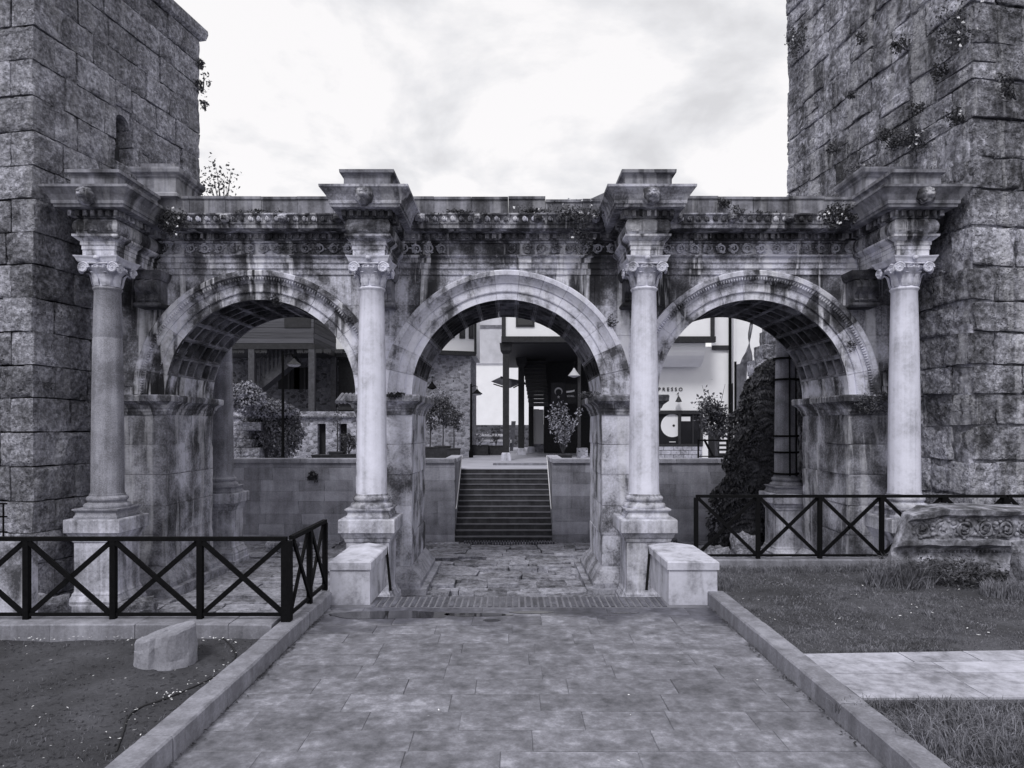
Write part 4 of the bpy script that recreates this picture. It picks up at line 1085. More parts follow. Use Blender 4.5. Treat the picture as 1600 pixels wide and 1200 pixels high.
for k in range(9):
    MB().box(xr - .015, xr + .02 - (k % 2) * .012, D + .12, D + 4.3, zf + .3 + k * hb + .006, zf + .3 + (k + 1) * hb - .006).build('board', M_board, th)
m = MB()
for px in (366, 377, 402, 412, 470, 480, 498, 512, 530):
    xx = X(px, D)
    for q in range(3): m.prism([(xx + q * .12 - .2, zf + .02), (xx + q * .12 - .08, zf + .02), (xx + q * .12 - .08, zf - .14), (xx + q * .12 - .14, zf - .2), (xx + q * .12 - .2, zf - .14)], D, D + .06)
stuff(m.build('valance', M_post, th))
for px, dd in ((393, D), (487, D), (521, D + 4.0)): MB().box(X(px, dd) - .15, X(px, dd) + .15, dd - .05, dd + .25, ZT, zf + .02).build('post', M_timb, th)
MB().box(X(467, D) - .7, X(467, D) + .6, D - .06, D + .1, Z(512, D), zf + 2.5).build('window', M_beam, th)
MB().box(xl, xr + 4.5, D + 4.5, D + 4.9, ZT, zf + .2).build('wall', M_rubd, th)
MB().box(xl, xr - .13, D + .2, D + 4.4, zf + .03, zf + .25).build('ceiling', M_beam, th)
for px in (452, 477):
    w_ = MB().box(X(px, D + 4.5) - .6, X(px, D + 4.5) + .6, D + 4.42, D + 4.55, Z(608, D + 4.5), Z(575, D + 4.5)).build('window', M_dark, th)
    MB().box(X(px, D + 4.5) - .05, X(px, D + 4.5) + .05, D + 4.38, D + 4.415, Z(608, D + 4.5), Z(575, D + 4.5)).build('mullion', M_beam, w_)
w_ = MB().box(X(552, D + 4.5) - .8, X(552, D + 4.5) + .8, D + 4.42, D + 4.55, ZT, Z(560, D + 4.5)).build('door', M_beam, th)
a, b = at(398, 612, D + 1.2), at(462, 560, D + 1.2)
sb = MB().bar(a, b, .9, .45).build('stair', M_timb, th)
for k in range(11):
    p = a.lerp(b, k / 10); MB().box(p.x - .05, p.x + .05, p.y - .48, p.y - .40, p.z + .2, p.z + 1.25).build('baluster', M_timb, sb)
MB().bar(a + Vector((0, -.44, 1.3)), b + Vector((0, -.44, 1.3)), .08, .1).build('stair_rail', M_timb, sb)
# roof above (hidden behind the gate, kept for other views)
MB().prism([(xl - .3, zf + 2.61), (xr + .15, zf + 2.61), ((xl + xr) / 2, zf + 3.9)], D - .2, D + 4.6).build('roof', M_tile, th)
# white wing right of the timber storey
D2 = 40.0
tb = thing('white_house', 'white plastered house wing showing beside the timber house', 'house', (X(540, D2), D2, ZT))
MB().box(X(518, D2), X(600, D2), D2 + .8, D2 + 5, ZT, Z(470, D2)).build('wall', M_white, tb)
MB().box(X(520, D2), X(600, D2), D2 + .5, D2 + .8, Z(548, D2), Z(544, D2)).build('beam', M_beam, tb)
# --- low stone outbuilding in front of it
D = 31.0
ob = thing('stone_outbuilding', 'low pale squared stone building with two narrow doorways and a tiled eave', 'building', (X(480, D), D, ZT))
x0, x1 = X(330, D), X(600, D); zt_ = Z(652, D)
segs = [(x0, X(496, D)), (X(509, D), X(530, D)), (X(542, D), x1)]
for a, b in segs: MB().box(a, b, D, D + .5, ZT, zt_).build('wall', M_rubl, ob)
for a, b in ((X(496, D), X(509, D)), (X(530, D), X(542, D))):
    MB().box(a, b, D + .01, D + .5, Z(662, D), zt_).build('lintel', M_rubl, ob); MB().box(a, b, D + .35, D + .5, ZT, Z(662, D)).build('door', M_beam, ob)
    MB().box(a, b, D + .02, D + .34, ZT - .01, ZT + .25).build('sill', M_rubl, ob)
MB().box(x0, x1, D - .12, D + 2.9, zt_, zt_ + .26).build('roof_slab', M_rubl, ob)
m = MB()
for k in range(80):
    xx = x0 + k * .12
    if xx > x1: break
    m.tube([(xx, D - .16, zt_ + .02), (xx, D + .05, zt_ + .06)], .045, 6)
m.build('eave_tiles', M_tile, ob); stuff(ob.children[-1])
# little tiled roof
tr = thing('tiled_canopy', 'small tiled canopy roof above the low stone building', 'roof', (X(552, 33), 33, Z(640, 33)))
MB().box(X(532, 33), X(580, 33), 32.6, 33.3, Z(641, 33), Z(629, 33)).build('frame', M_beam, tr)
for k in range(8):
    xx = X(531, 33) + k * .19; MB().tube([(xx, 32.45, Z(629, 33)), (xx + .1, 33.2, Z(616, 33))], .10, 8).build('tile', M_tile, tr)
# --- old ruined wall and shrubs in front, left
rw = thing('ruined_wall', 'dark broken stub of rubble wall under the pale shrub', 'wall', (X(375, 27), 27.5, ZT))
r_ = random.Random(14)
for i in range(5):
    x = X(345, 27)
    while x < X(400 - i * 5, 27):
        w = r_.uniform(.4, .75); place('stone', r_.choice(BL_T1), (x + w / 2, 27.5, ZT + .17 + i * .34), rw, (0, 0, r_.uniform(-.06, .06)), (w, .6, .34)); x += w
# --- rubble house with white jetty (centre left)
D = 36.0
sh = thing('stone_house', 'rubble stone house with white jettied storey, left of the view through the central arch', 'house', (X(690, D), D, ZT))
i0 = X(735, D)
MB().box(X(560, D), i0, D, D + 6, ZT, Z(548, D)).build('wall', M_rub, sh)
for k in range(6): MB().box(i0 - .35 - (k % 2) * .15, i0 + .015, D - .015, D + .3, ZT + k * .9, ZT + k * .9 + .6).build('quoin', M_rub, sh)
m = MB(); pz = [(X(560, D), 0), (X(743, D + 1), 1.2)]
jz0, jz1 = Z(553, D), Z(553, D) + 3.2
quad_ = [(X(560, D), D - 2.2), (X(743, D), D + .0), (X(743, D), D + 5), (X(560, D), D + 5)]
MB().loft([[(x, y, jz0) for x, y in quad_], [(x, y, jz1) for x, y in quad_]]).build('jetty', M_white, sh)
MB().bar((quad_[0][0], quad_[0][1] - .03, jz0), (quad_[1][0], quad_[1][1] - .03, jz0), .2, .22).build('beam', M_beam, sh)
MB().box(X(741, D), X(743, D) + .05, D - .05, D + .1, jz0, jz1).build('corner_post', M_post, sh)
for px0, px1 in ((704, 711), (719, 727), (733, 740)):
    fx = lambda px: D - 2.2 + 2.2 * (X(px, D) - quad_[0][0]) / (quad_[1][0] - quad_[0][0])
    za_, zb_ = Z(530, D), Z(500, D)
    wd = MB().bar((X(px0, D), fx(px0) - .04, (za_ + zb_) / 2), (X(px1, D), fx(px1) - .04, (za_ + zb_) / 2), .1, zb_ - za_).build('window', M_post, sh)
    MB().bar((X(px0 + 1.5, D), fx(px0 + 1.5) - .10, (za_ + zb_) / 2), (X(px1 - 1.5, D), fx(px1 - 1.5) - .10, (za_ + zb_) / 2), .03, zb_ - za_ - .25).build('pane', M_glass, wd)
MB().prism([(X(555, D), jz1), (X(747, D), jz1), (X(650, D), jz1 + 1.6)], D - 2.6, D + 6).build('roof', M_tile, sh)
# --- far plaster house
D = 62.0
fh = thing('plaster_house', 'far grey plaster house with paler ground floor behind the lamp', 'house', (X(790, D), D, ZT))
MB().box(X(690, D), X(850, D), D, D + 8, Z(568, D), Z(440, D)).build('upper_storey', M_grey, fh)
MB().box(X(690, D) + .02, X(850, D) - .02, D + .15, D + 8, ZT + 1.2, Z(568, D) - .002).build('ground_floor', M_white, fh)
MB().box(X(690, D), X(850, D), D - .06, D, Z(513, D), Z(508, D)).build('cornice', M_cloth, fh)
MB().prism([(X(685, D), Z(440, D)), (X(855, D), Z(440, D)), (X(770, D), Z(415, D))], D - .4, D + 8).build('roof', M_tile, fh)
gw = thing('garden_wall', 'low dark garden wall with pale coping across the far end of the terrace', 'wall', (X(790, 52), 52, ZT))
MB().box(X(700, 52), X(860, 52), 52, 52.4, ZT - .02, Z(664, 52)).build('wall', M_rubd, gw)
MB().box(X(700, 50), X(786, 50), 50, 50.3, Z(682, 50), Z(678, 50)).build('coping', M_grey, gw)
MB().box(X(700, 49), X(786, 49), 49, 49.3, Z(690, 49), Z(687, 49)).build('coping', M_grey, gw)
MB().box(X(700, 49), X(786, 49), 49.02, 52, ZT - .02, Z(690, 49)).build('bed', M_rubl, gw)
# --- white jettied cafe house (right)
D = 31.0
ch = thing('cafe_house', 'white ottoman house with jettied storey on dark posts and a cafe window', 'house', (X(960, D), D, ZT))
zj = Z(540, D)
MB().box(X(785, D), X(1114, D), D, D + 13, zj + .42, zj + 4.6).build('jetty', M_white, ch)
MB().box(X(785, D) - .05, X(1116, D) + .05, D - .08, D + .25, zj + .15, zj + .41).build('beam', M_beam, ch)
for px in (787, 1113): MB().box(X(px, D) - .09, X(px, D) + .09, D - .06, D + .12, zj + .412, zj + 4.6).build('corner_post', M_post, ch)
MB().box(X(785, D), X(1010, D), D + .26, D + 13, zj + .13, zj + .40).build('ceiling', M_beam, ch)
MB().prism([(X(780, D), zj + 4.6), (X(1120, D), zj + 4.6), (X(950, D), zj + 6.8)], D - .6, D + 13).build('roof', M_tile, ch)
wd = MB().box(X(806, D), X(835, D), D - .05, D + .1, Z(511, D), Z(511, D) + 2).build('window', M_post, ch)
MB().box(X(809, D), X(832, D), D - .07, D - .052, Z(508, D), Z(511, D) + 1.9).build('pane', M_glass, wd)
for px, dd, w in ((790.5, 31.2, 10), (814.5, 38, 9.5), (830, 41, 8)):
    hw_ = w / 2 * dd / F; x_c = X(px, dd)
    po = MB().box(x_c - hw_, x_c + hw_, dd, dd + 2 * hw_, ZT + .35, zj + .14).build('post', M_beam, ch)
    MB().levels([(ZT - .02, .10), (ZT + .30, .05), (ZT + .34, .02)], x_c - hw_, x_c + hw_, dd, dd + 2 * hw_, back=1).build('post_base', M_blk, po)
    MB().levels([(zj - .35, .0), (zj - .2, .10), (zj + .135, .14)], x_c - hw_, x_c + hw_, dd, dd + 2 * hw_, back=1).build('post_capital', M_beam, po)
# dark ground floor under the jetty
MB().box(X(850, 40), X(1010, 40), 40, 40.4, ZT, zj + .13).build('rear_wall', M_beam, ch)
MB().box(X(834, 41.5), X(849, 41.5), 41.2, 41.8, ZT + .5, Z(640, 41.5)).build('pier', M_white, ch)
MB().box(X(834, 41.5) - .02, X(849, 41.5) + .02, 41.18, 41.82, ZT, ZT + .5).build('pier_base', M_rub, ch)
stp = MB().box(X(826, 39), X(842, 39), 38.7, 38.8, Z(640, 39), Z(640, 39) + .02).build('stair_landing', M_beam, ch)
for k in range(15):
    y = 635 - k * 6.2; xo = -k * .9
    MB().box(X(826 + xo * .9, 37.5), X(856 + xo * .2, 37.5), 37.0 + k * .14, 37.5 + k * .14, Z(y, 37.5), Z(y - 5.2, 37.5)).build('stair_tread', M_post, ch)
# ground floor of the cafe (right arch)
DW = 32.4
xa, xb = X(1003, DW), X(1138, DW)
wz0, wz1 = Z(697, DW), Z(643, DW); wx0, wx1 = X(1010, DW), X(1097, DW)
MB().box(xa, wx0, DW, DW + 6, ZT, zj + .12).build('wall', M_white, ch)
MB().box(wx1, xb, DW, DW + 6, ZT, zj + .12).build('wall', M_white, ch)
MB().box(wx0, wx1, DW, DW + .4, wz1, zj + .12).build('wall', M_white, ch)
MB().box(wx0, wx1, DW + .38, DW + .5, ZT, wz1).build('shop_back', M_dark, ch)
for r2 in range(3):
    zz0 = ZT + r2 * (wz0 - ZT) / 3; hh = (wz0 - ZT) / 3; x = wx0 - .02 * 0; k = 0
    x = wx0 - (.15 if r2 % 2 else 0)
    while x < wx1:
        w = .42 * U(.85, 1.15); MB().box(max(x, wx0) + .01, min(x + w, wx1) - .01, DW - .05 + U(-.01, .01), DW + .36, zz0 + .01, zz0 + hh - .01).build('brick', M_slab2, ch); x += w
MB().box(X(1117, DW), X(1138, DW), DW - .06, DW - .002, Z(547, DW), zj + 4.0).build('plaster_panel', M_white, ch)
MB().box(X(1112, DW), X(1138, DW), DW - .1, DW - .001, Z(547, DW), Z(540, DW)).build('beam', M_post, ch)
# cove under the jetty
m = MB(); cv = []
for k in range(9):
    a = k / 8 * math.pi / 2; cv.append((D + .15 + 1.25 * (1 - math.cos(a)) * .9, zj + .14 - 1.0 * math.sin(a)))
m.loft([[(X(1012, D), y, z) for y, z in cv] + [(X(1012, D), DW, zj + .14)], [(X(1104, D), y, z) for y, z in cv] + [(X(1104, D), DW, zj + .14)]]); m.build('cove', M_white, ch)
# shop window frames
fr = MB()
for px0, px1 in ((1009, 1012), (1059.5, 1063.5), (1094, 1098)): fr.box(X(px0, DW), X(px1, DW), DW - .05, DW + .12, wz0, wz1)
fr.box(wx0, wx1, DW - .052, DW + .1, wz1 - .12, wz1 + .05); fr.box(wx0, wx1, DW - .052, DW + .1, wz0 - .02, wz0 + .1); fr.box(X(1082, DW), X(1084, DW), DW, DW + .1, wz0, wz1)
sw_ = fr.build('shop_window', M_post, ch)
MB().box(wx0, wx1, DW + .06, DW + .08, wz0 + .1, wz1 - .12).build('pane', M_glass, sw_)
m = MB(); cx_, cz_, rr_ = X(1051, DW), Z(665, DW), 18 * DW / F; arc = [(cx_ + rr_ * math.cos(a), cz_ + rr_ * math.sin(a)) for a in [R(62 + 236 * k / 30) for k in range(31)]]
m.prism(arc, DW + .045, DW + .055); m.build('window_disc', M_offw, sw_)
m = MB(); m.prism([(cx_ + .06 + .06 * math.cos(a), cz_ + .06 * math.sin(a)) for a in [k * 6.283 / 12 for k in range(12)]], DW + .035, DW + .044); m.build('disc_spot', M_ink, sw_)
MB().box(X(1065, DW), X(1079, DW), DW + .04, DW + .055, Z(658, DW), Z(651, DW)).build('window_notice', M_offw, sw_)
MB().box(X(1046, DW), X(1056, DW), DW + .04, DW + .055, Z(691, DW), Z(690, DW)).build('window_strip', M_offw, sw_)
def text(name, body, p, size, mat, parent=None, rot=(R(90), 0, 0), ext=.01, sp=1.0, off=0.0):
    cu = bpy.data.curves.new(name, 'FONT'); cu.body = body; cu.size = size; cu.extrude = ext; cu.space_character = sp; cu.align_x = 'RIGHT'; cu.offset = off
    cu.materials.append(mat)
    tmp = bpy.data.objects.new('tmp_text', cu); COL.objects.link(tmp)
    dg = bpy.context.evaluated_depsgraph_get(); me = bpy.data.meshes.new_from_object(tmp.evaluated_get(dg)); bpy.data.objects.remove(tmp)
    me.name = name
    if not me.materials: me.materials.append(mat)
    return place(name, me, p, parent, rot)
text('lettering', 'ESPRESSO', (X(1066.5, DW), DW - .02, Z(611, DW)), .235, M_ink, ch, sp=1.62, off=.003)
wl_ = thing('wall_lamp', 'small dark wall lamp under the cafe lettering', 'lamp', (X(1058, DW), DW - .2, Z(630, DW)))
MB().tube([(X(1058, DW), DW, Z(616, DW)), (X(1058, DW), DW - .25, Z(614, DW)), (X(1058, DW), DW - .3, Z(620, DW))], .02, 6).build('arm', M_iron, wl_)
MB().lathe([(.03, Z(620, DW)), (.07, Z(622, DW)), (.16, Z(628, DW)), (.02, Z(629, DW))], X(1058, DW), DW - .3, 12).build('shade', M_post, wl_)
# drain pipe and neighbour
MB().tube([(xb + .05, DW - .1, ZT), (xb + .05, DW - .1, zj + 4)], .07, 8).build('drainpipe', M_iron, ch)
MB().tube([(xb + .26, DW - .05, ZT), (xb + .26, DW - .05, zj + 4)], .05, 8).build('drainpipe', M_steel, ch)
nb = thing('neighbour_house', 'plain white house edge beyond the drainpipe with a dark shop front', 'house', (X(1160, 34), 34, ZT))
MB().box(X(1139, 34), X(1215, 34), 33.2, 37, Z(600, 34), Z(430, 34)).build('wall', M_white, nb)
MB().box(X(1139, 34), X(1215, 34), 33.3, 37, ZT, Z(600, 34) - .003).build('shop_front', M_beam, nb)
# awnings
aw = thing('shop_awning', 'grey canvas awning sagging from the wall beyond the cafe', 'awning', (X(1165, 29), 29, ZT))
m = MB(); rr2 = []
for k in range(9):
    f = k / 8; z = Z(512 + 62 * f, 29); x = X(1166 - 20 * f ** 1.6, 29); rr2.append([(x, 28.2, z + .12 * math.sin(f * 9)), (X(1180, 29), 29.6 + .3 * math.sin(f * 5), z + .3), (X(1180, 29), 29.66, z + .28), (x + .03, 28.26, z + .08)])
m.loft(rr2); m.build('canvas', M_cloth, aw, True)
MB().loft([[at(1148, 570, 28.5), at(1168, 566, 29), at(1168, 566, 29.3), at(1148, 570, 28.8)], [at(1150, 640, 28.5), at(1164, 640, 29), at(1164, 640, 29.3), at(1150, 640, 28.8)]]).build('side_curtain', M_cloth, aw)
MB().tube([(X(1149, 28.4), 28.4, ZT), (X(1149, 28.4), 28.4, Z(565, 28.4))], .05, 6).build('pole', M_iron, aw)
MB().tube([(X(1153, 28.9), 28.9, ZT), (X(1153, 28.9), 28.9, Z(600, 28.9))], .035, 6).build('pole', M_steel, aw)
# flag and sign
fl = thing('national_flag', 'dark flag with pale crescent and star hanging under the house', 'flag', (X(873, 36), 36, Z(640, 36)))
m = MB(); fx0, fx1 = X(861, 36), X(884, 36); fz0, fz1 = Z(640, 36), Z(598, 36); nn = 10
m.loft([[(fx0 + (fx1 - fx0) * k / nn, 36 + .03 * math.sin(k * 1.3), z) for k in range(nn + 1)] + [(fx0 + (fx1 - fx0) * k / nn, 36.01 + .03 * math.sin(k * 1.3), z) for k in range(nn, -1, -1)] for z in (fz0, fz1)])
m.build('cloth', M_flag, fl)
m = MB(); cx_, cz_ = X(872.6, 36), Z(611.5, 36); r1, r2_ = .205, .165
pts1 = []; pts2 = []
for k in range(25):
    a = R(-90 - 152 + 2 * 152 * (k / 24) + 180)
    pts1.append((cx_ + r1 * math.cos(a), cz_ + r1 * math.sin(a))); a2 = R(90 - 165 + 2 * 165 * k / 24); pts2.append((cx_ + r2_ * math.cos(a2), cz_ - .045 + r2_ * math.sin(a2)))
m2 = MB()
for k in range(24): m2.prism([pts1[k], pts1[k + 1], pts2[k + 1], pts2[k]], 35.93, 35.945)
m2.build('crescent', M_lampw, fl)
sc_, sz_ = cx_, Z(620.5, 36); star = []
for k in range(10):
    a = R(90 + 36 * k); q = .09 if k % 2 == 0 else .038; star.append((sc_ + q * math.cos(a), sz_ + q * math.sin(a)))
MB().prism(star, 35.93, 35.945).build('star', M_lampw, fl)
sg = thing('shop_sign', 'small dark sign with pale arc and letters beside the flag', 'sign', (X(893, 36), 36.1, Z(630, 36)))
MB().box(X(885, 36), X(901, 36), 36.1, 36.16, Z(630, 36), Z(600, 36)).build('board', M_beam, sg)
m = MB()
for k in range(8):
    f0, f1 = k / 8, (k + 1) / 8; g = lambda f: Z(613.5 - 2.2 * f * f, 36); m.prism([(X(885 + 13 * f0, 36), g(f0)), (X(885 + 13 * f1, 36), g(f1)), (X(885 + 13 * f1, 36), g(f1) + .09), (X(885 + 13 * f0, 36), g(f0) + .09)], 36.08, 36.098)
m.build('arc', M_offw, sg)
text('lettering', 'SCHILL', (X(898, 36), 36.09, Z(620, 36)), .13, M_offw, sg)
# sail canopy hanging between the posts
sc2 = thing('folding_canopy', 'dark folding canopy on struts behind the front veranda post', 'canopy', (X(800, 40), 40, Z(605, 40)))
MB().loft([[at(767, 596, 40), at(782, 589, 40), at(786, 599, 41), at(772, 598, 41)], [at(797, 606, 40), at(812, 594, 40), at(812, 600, 41), at(797, 606.5, 41)]]).build('canvas', M_cloth, sc2)
m = MB(); m.tube([at(782, 589, 40), at(836, 604, 40.2)], .06, 6); m.tube([at(771, 600, 40), at(790, 606, 40)], .04, 6); m.tube([at(802, 606, 40), at(820, 597, 40)], .04, 6); m.build('frame', M_post, sc2)
sp_ = thing('slanted_pillar', 'leaning grey pillar with a small white plate between the posts', 'pillar', (X(800, 44), 44, ZT))
MB().loft([[at(796, 712, 44), at(801, 712, 44), at(801, 712, 44.5), at(796, 712, 44.5)], [at(799, 658, 44), at(806, 658, 44), at(806, 658, 44.5), at(799, 658, 44.5)]]).build('shaft', M_cloth, sp_)
MB().box(X(797, 43.9), X(799.5, 43.9), 43.9, 43.98, Z(692, 44), Z(687, 44)).build('plate', M_offw, sp_)

# ---- street lamps
def lamp(label, px, d, py_top, side, arm, bracket=True):
    x = X(px, d); zt_ = Z(py_top, d)
    t = thing('street_lamp', label, 'lamp', (x, d, ZT), 'lantern street lamps on the terrace')
    MB().lathe([(.11, ZT), (.11, ZT + .3), (.06, ZT + .4), (.045, zt_), (.06, zt_ + .03)], x, d, 10).build('pole', M_iron, t)
    hx = x + side * arm; hz = zt_ - .22
    MB().tube([(x, d, zt_ - .1), (x + side * arm * .6, d, zt_ - .05), (hx, d, zt_ - .08), (hx, d, hz)], .022, 6).build('arm', M_iron, t)
    hd = MB().lathe([(.03, hz), (.07, hz - .05), (.10, hz - .10), (.26, hz - .22), (.27, hz - .24)], hx, d, 14).build('lantern', M_iron if d > 28 else M_post, t)
    MB().lathe([(.25, hz - .242), (.18, hz - .30), (.03, hz - .32)], hx, d, 12).build('bowl', M_lampw, hd)
    return t
lamp('tall black street lamp leaning in front of the shrub, through the left arch', 442, 26, 551, 1, .42)
lamp('slim black street lamp at the corner of the rubble house, central arch', 736, 34, 601, 1, .30)
for (px, py, d, lb) in ((675, 596, 35.4, 'wall lantern on the rubble house wall'), (897, 575, 30, 'pale wall lantern hanging from the dark post of the cafe house')):
    x, z = X(px, d), Z(py, d); t = thing('wall_lantern', lb, 'lamp', (x, d, z), 'wall lanterns')
    MB().tube([(x + (.4 if px > 800 else .0), d + .5, z + .25), (x, d, z + .25), (x, d, z)], .025, 6).build('arm', M_iron, t)
    MB().lathe([(.03, z), (.08, z - .1), (.14, z - .18), (.27, z - .34), (.05, z - .42)], x, d, 14).build('shade', M_lampw if px > 800 else M_iron, t)
MB().box(X(903, 30), X(907.5, 30), 30, 30.15, ZT, Z(540, 30)).build('post', M_post, ch)
MB().box(X(902, 30), X(918, 30), 29.9, 30.3, ZT, Z(700, 30)).build('post_base', M_rubl, ch)

# ---- planters and plants on the terrace
def planter(label, x, y, w, h, dp, plant=None, size=.09, ph=1.2, pr=.45, n=500, trunk=0, mat=M_leaf, group='planters along the terrace'):
    p = thing('planter', label + ' planter box', 'planter', (x, y, ZT), group)
    MB().levels([(ZT, -.03), (ZT + h - .05, 0), (ZT + h - .045, .02), (ZT + h, .02)], x - w / 2, x + w / 2, y - dp / 2, y + dp / 2, back=1).build('box', M_pot, p)
    MB().box(x - w / 2 + .02, x + w / 2 - .02, y - dp / 2 + .02, y + dp / 2 - .02, ZT + h - .08, ZT + h + .004).build('soil', M_soil, p)
    if plant:
        z0 = ZT + h
        if trunk:
            t = thing('potted_tree', plant, 'tree', (x, y, z0), 'potted plants on the terrace')
            MB().tube([(x, y, z0 - .02), (x + .02, y, z0 + trunk * .5), (x, y, z0 + trunk + ph * .4)], [.035, .03, .02], 6).build('trunk', M_bark, t)
            m = MB(); blob_leaves(m, (x, y, z0 + trunk + ph / 2), (pr, pr, ph / 2), n, size); m.build('crown', mat, t)
        else:
            bush('potted_shrub', plant, 'shrub', (x, y, z0 + ph / 2), (pr, pr, ph / 2), n, size, mat, 'potted plants on the terrace', base=(x, y, z0))
planter('dark square', X(672, 33), 33, .8, .55, .7, 'small round tree in a dark planter against the rubble house, left', .13, 1.5, .72, 900, .8, M_leaf)
planter('second dark', X(692, 33), 33, .7, .6, .7, 'taller round tree in a dark planter against the rubble house', .13, 1.8, .75, 1200, .9, M_leaf)
planter('third dark', X(709, 32.6), 32.6, .6, .5, .6, 'low leafy tree in a dark planter at the rubble house corner', .12, 1.2, .55, 600, .7, M_leaf)
planter('dark trough at the lamp foot', X(750, 37), 37, .9, .55, .5, 'pale flowering shrub in the trough by the lamp', .09, .7, .5, 260, 0, M_leafl)
planter('dark trough beside the front veranda post', X(775, 37.5), 37.5, .9, .5, .5, 'dark upright shrub in the trough by the veranda post', .09, 1.2, .3, 260, 0, M_leafd)
planter('low dark trough on the wall top, left arch', X(504, 28), 28, .75, .38, .5)
planter('square dark trough next to the low trough', X(527, 28), 28, .55, .5, .5, 'thin young tree in the trough before the stone doorways', .07, 1.25, .25, 260, .75, M_leaf)
planter('dark pot at the right of the thin tree', X(545, 28), 28, .55, .4, .5, 'dark spreading shrub in the pot beside the thin tree', .10, .85, .6, 520, 0, M_leafd)
# tall bamboo-like plant before the dark ground floor
bp = planter('dark square pot under the tall airy plant', X(880, 29), 29, .7, .35, .6)
t = thing('airy_shrub', 'tall airy pale leaved shrub in front of the dark ground floor by the flag', 'shrub', (X(880, 29), 29, ZT + .35)); m = MB(); s = MB()
for k in range(26):
    a = rnd() * 6.28; tip = Vector((X(880, 29) + U(-.75, .75), 29 + U(-.4, .4), ZT + U(1.2, 2.75))); b0 = Vector((X(880, 29), 29, ZT + .33)); mid = b0.lerp(tip, .55) + Vector((0, 0, .2))
    s.tube([b0, mid, tip], [.012, .009, .004], 4)
    for q in range(26):
        f = U(.3, 1); p = (b0.lerp(mid, f / .55) if f < .55 else mid.lerp(tip, (f - .55) / .45)) + Vector((U(-.1, .1), U(-.1, .1), U(-.1, .1))); leaf(m, p, U(.08, .17), None, .4)
m.build('foliage', M_leafl, t); s.build('stem', M_bark, t)
# tree in front of the cafe and low iron frame
t = thing('small_tree', 'small bushy tree with bare twigs in front of the cafe window', 'tree', (X(1120, 26), 26, ZT))
m = MB(); c = at(1116, 648, 26); blob_leaves(m, c, (.64, .5, .85), 2000, .13, 30); m.build('crown', M_leaf, t)
s = MB(); b0 = Vector((X(1121, 26), 26, ZT)); s.tube([b0, at(1118, 690, 26), at(1114, 660, 26)], [.06, .05, .03], 6); s.tube([at(1119, 700, 26), at(1128, 672, 26)], [.05, .02], 6)
for a, b in (((1108, 640), (1097, 602)), ((1112, 640), (1107, 612)), ((1124, 640), (1133, 600)), ((1118, 640), (1116, 620))): s.tube([at(*a, 26), at(*b, 26)], [.015, .006], 4)
s.build('trunk', M_bark, t)
t = thing('iron_frame', 'low black iron frame around the small tree at the wall top', 'frame', (X(1113, 25), 25, ZT)); m = MB()
za_, zb_ = Z(713, 25), Z(688, 25)
for px in (1091, 1136): m.bar((X(px, 25), 25, ZT), (X(px, 25), 25, zb_), .05, .05)
m.bar((X(1090, 25), 25, zb_), (X(1137, 25), 25, zb_), .05, .06); m.bar((X(1090, 25), 25, za_), (X(1137, 25), 25, za_), .04, .04); m.bar((X(1101, 25), 25, zb_), (X(1114, 25), 25, za_), .1, .06)
m.build('bars', M_iron, t)
t = thing('cafe_board', 'black menu board with pale lines behind the small tree', 'board', (X(1118, 30), 30, ZT))
MB().box(X(1107, 30), X(1138, 30), 30, 30.06, ZT, Z(672, 30)).build('panel', M_ink, t)
for k in range(5): MB().box(X(1124, 30), X(1136, 30), 29.97, 29.998, Z(708 - k * 7, 30), Z(704.5 - k * 7, 30)).build('slat', M_offw, t)

# ---- shrubs left of the lamp
mound('pale_shrub', 'pale sunlit shrub spilling over the ruined wall, through left arch', 'shrub', at(384, 622, 26.6), (.72, .6, .60), 2600, .12, M_leafl, (X(384, 26.6), 26.8, ZT))
mound('ivy_mound', 'large dark creeper mound with leaves coloured as sunlit behind the lamp post', 'shrub', at(428, 672, 28.2), (1.22, .8, 1.25), 7000, .11, M_leafm, (X(428, 28), 28.2, ZT))
mound('pale_shrub', 'pale flowering crown on top of the creeper mound', 'shrub', at(420, 642, 27.6), (1.1, .5, .34), 1800, .11, M_leafl, (X(420, 27.5), 27.6, ZT))
# ---- ivy mass in the right arch (fern-like sprays)
t = thing('ivy_mass', 'tall dark ivy mass climbing beside the strapped rear column', 'ivy', (6.6, 20.9, 0)); m = MB()
prof_iv = [(0, 6.2), (1.0, 6.12), (2.0, 6.3), (3.0, 6.6), (4.0, 6.9), (5.0, 7.1), (5.5, 7.5), (5.75, 7.95)]
def ivl(z):
    for (z0, l0), (z1, l1) in zip(prof_iv, prof_iv[1:]):
        if z <= z1: return l0 + (l1 - l0) * (z - z0) / (z1 - z0)
    return 7.95
def ivr(z): return (8.35 - ivl(z)) / 2
def ivc(z): return (8.35 + ivl(z)) / 2
for k in range(8500):
    z = 5.7 * rnd() ** 1.0; a = U(math.pi * .92, 2.08 * math.pi); q = ivr(z) * (1 + .34 * mnoise.noise(Vector((math.cos(a) * 2, math.sin(a) * 2, z * 1.6))) ) * U(.86, 1.05)
    p = Vector((ivc(z) + q * math.cos(a), 20.9 + .85 * q * math.sin(a), z)); leaf(m, p, U(.10, .21), Vector((math.cos(a) * .6, math.sin(a) * .6, -.8)), .6)
fr_ = MB()
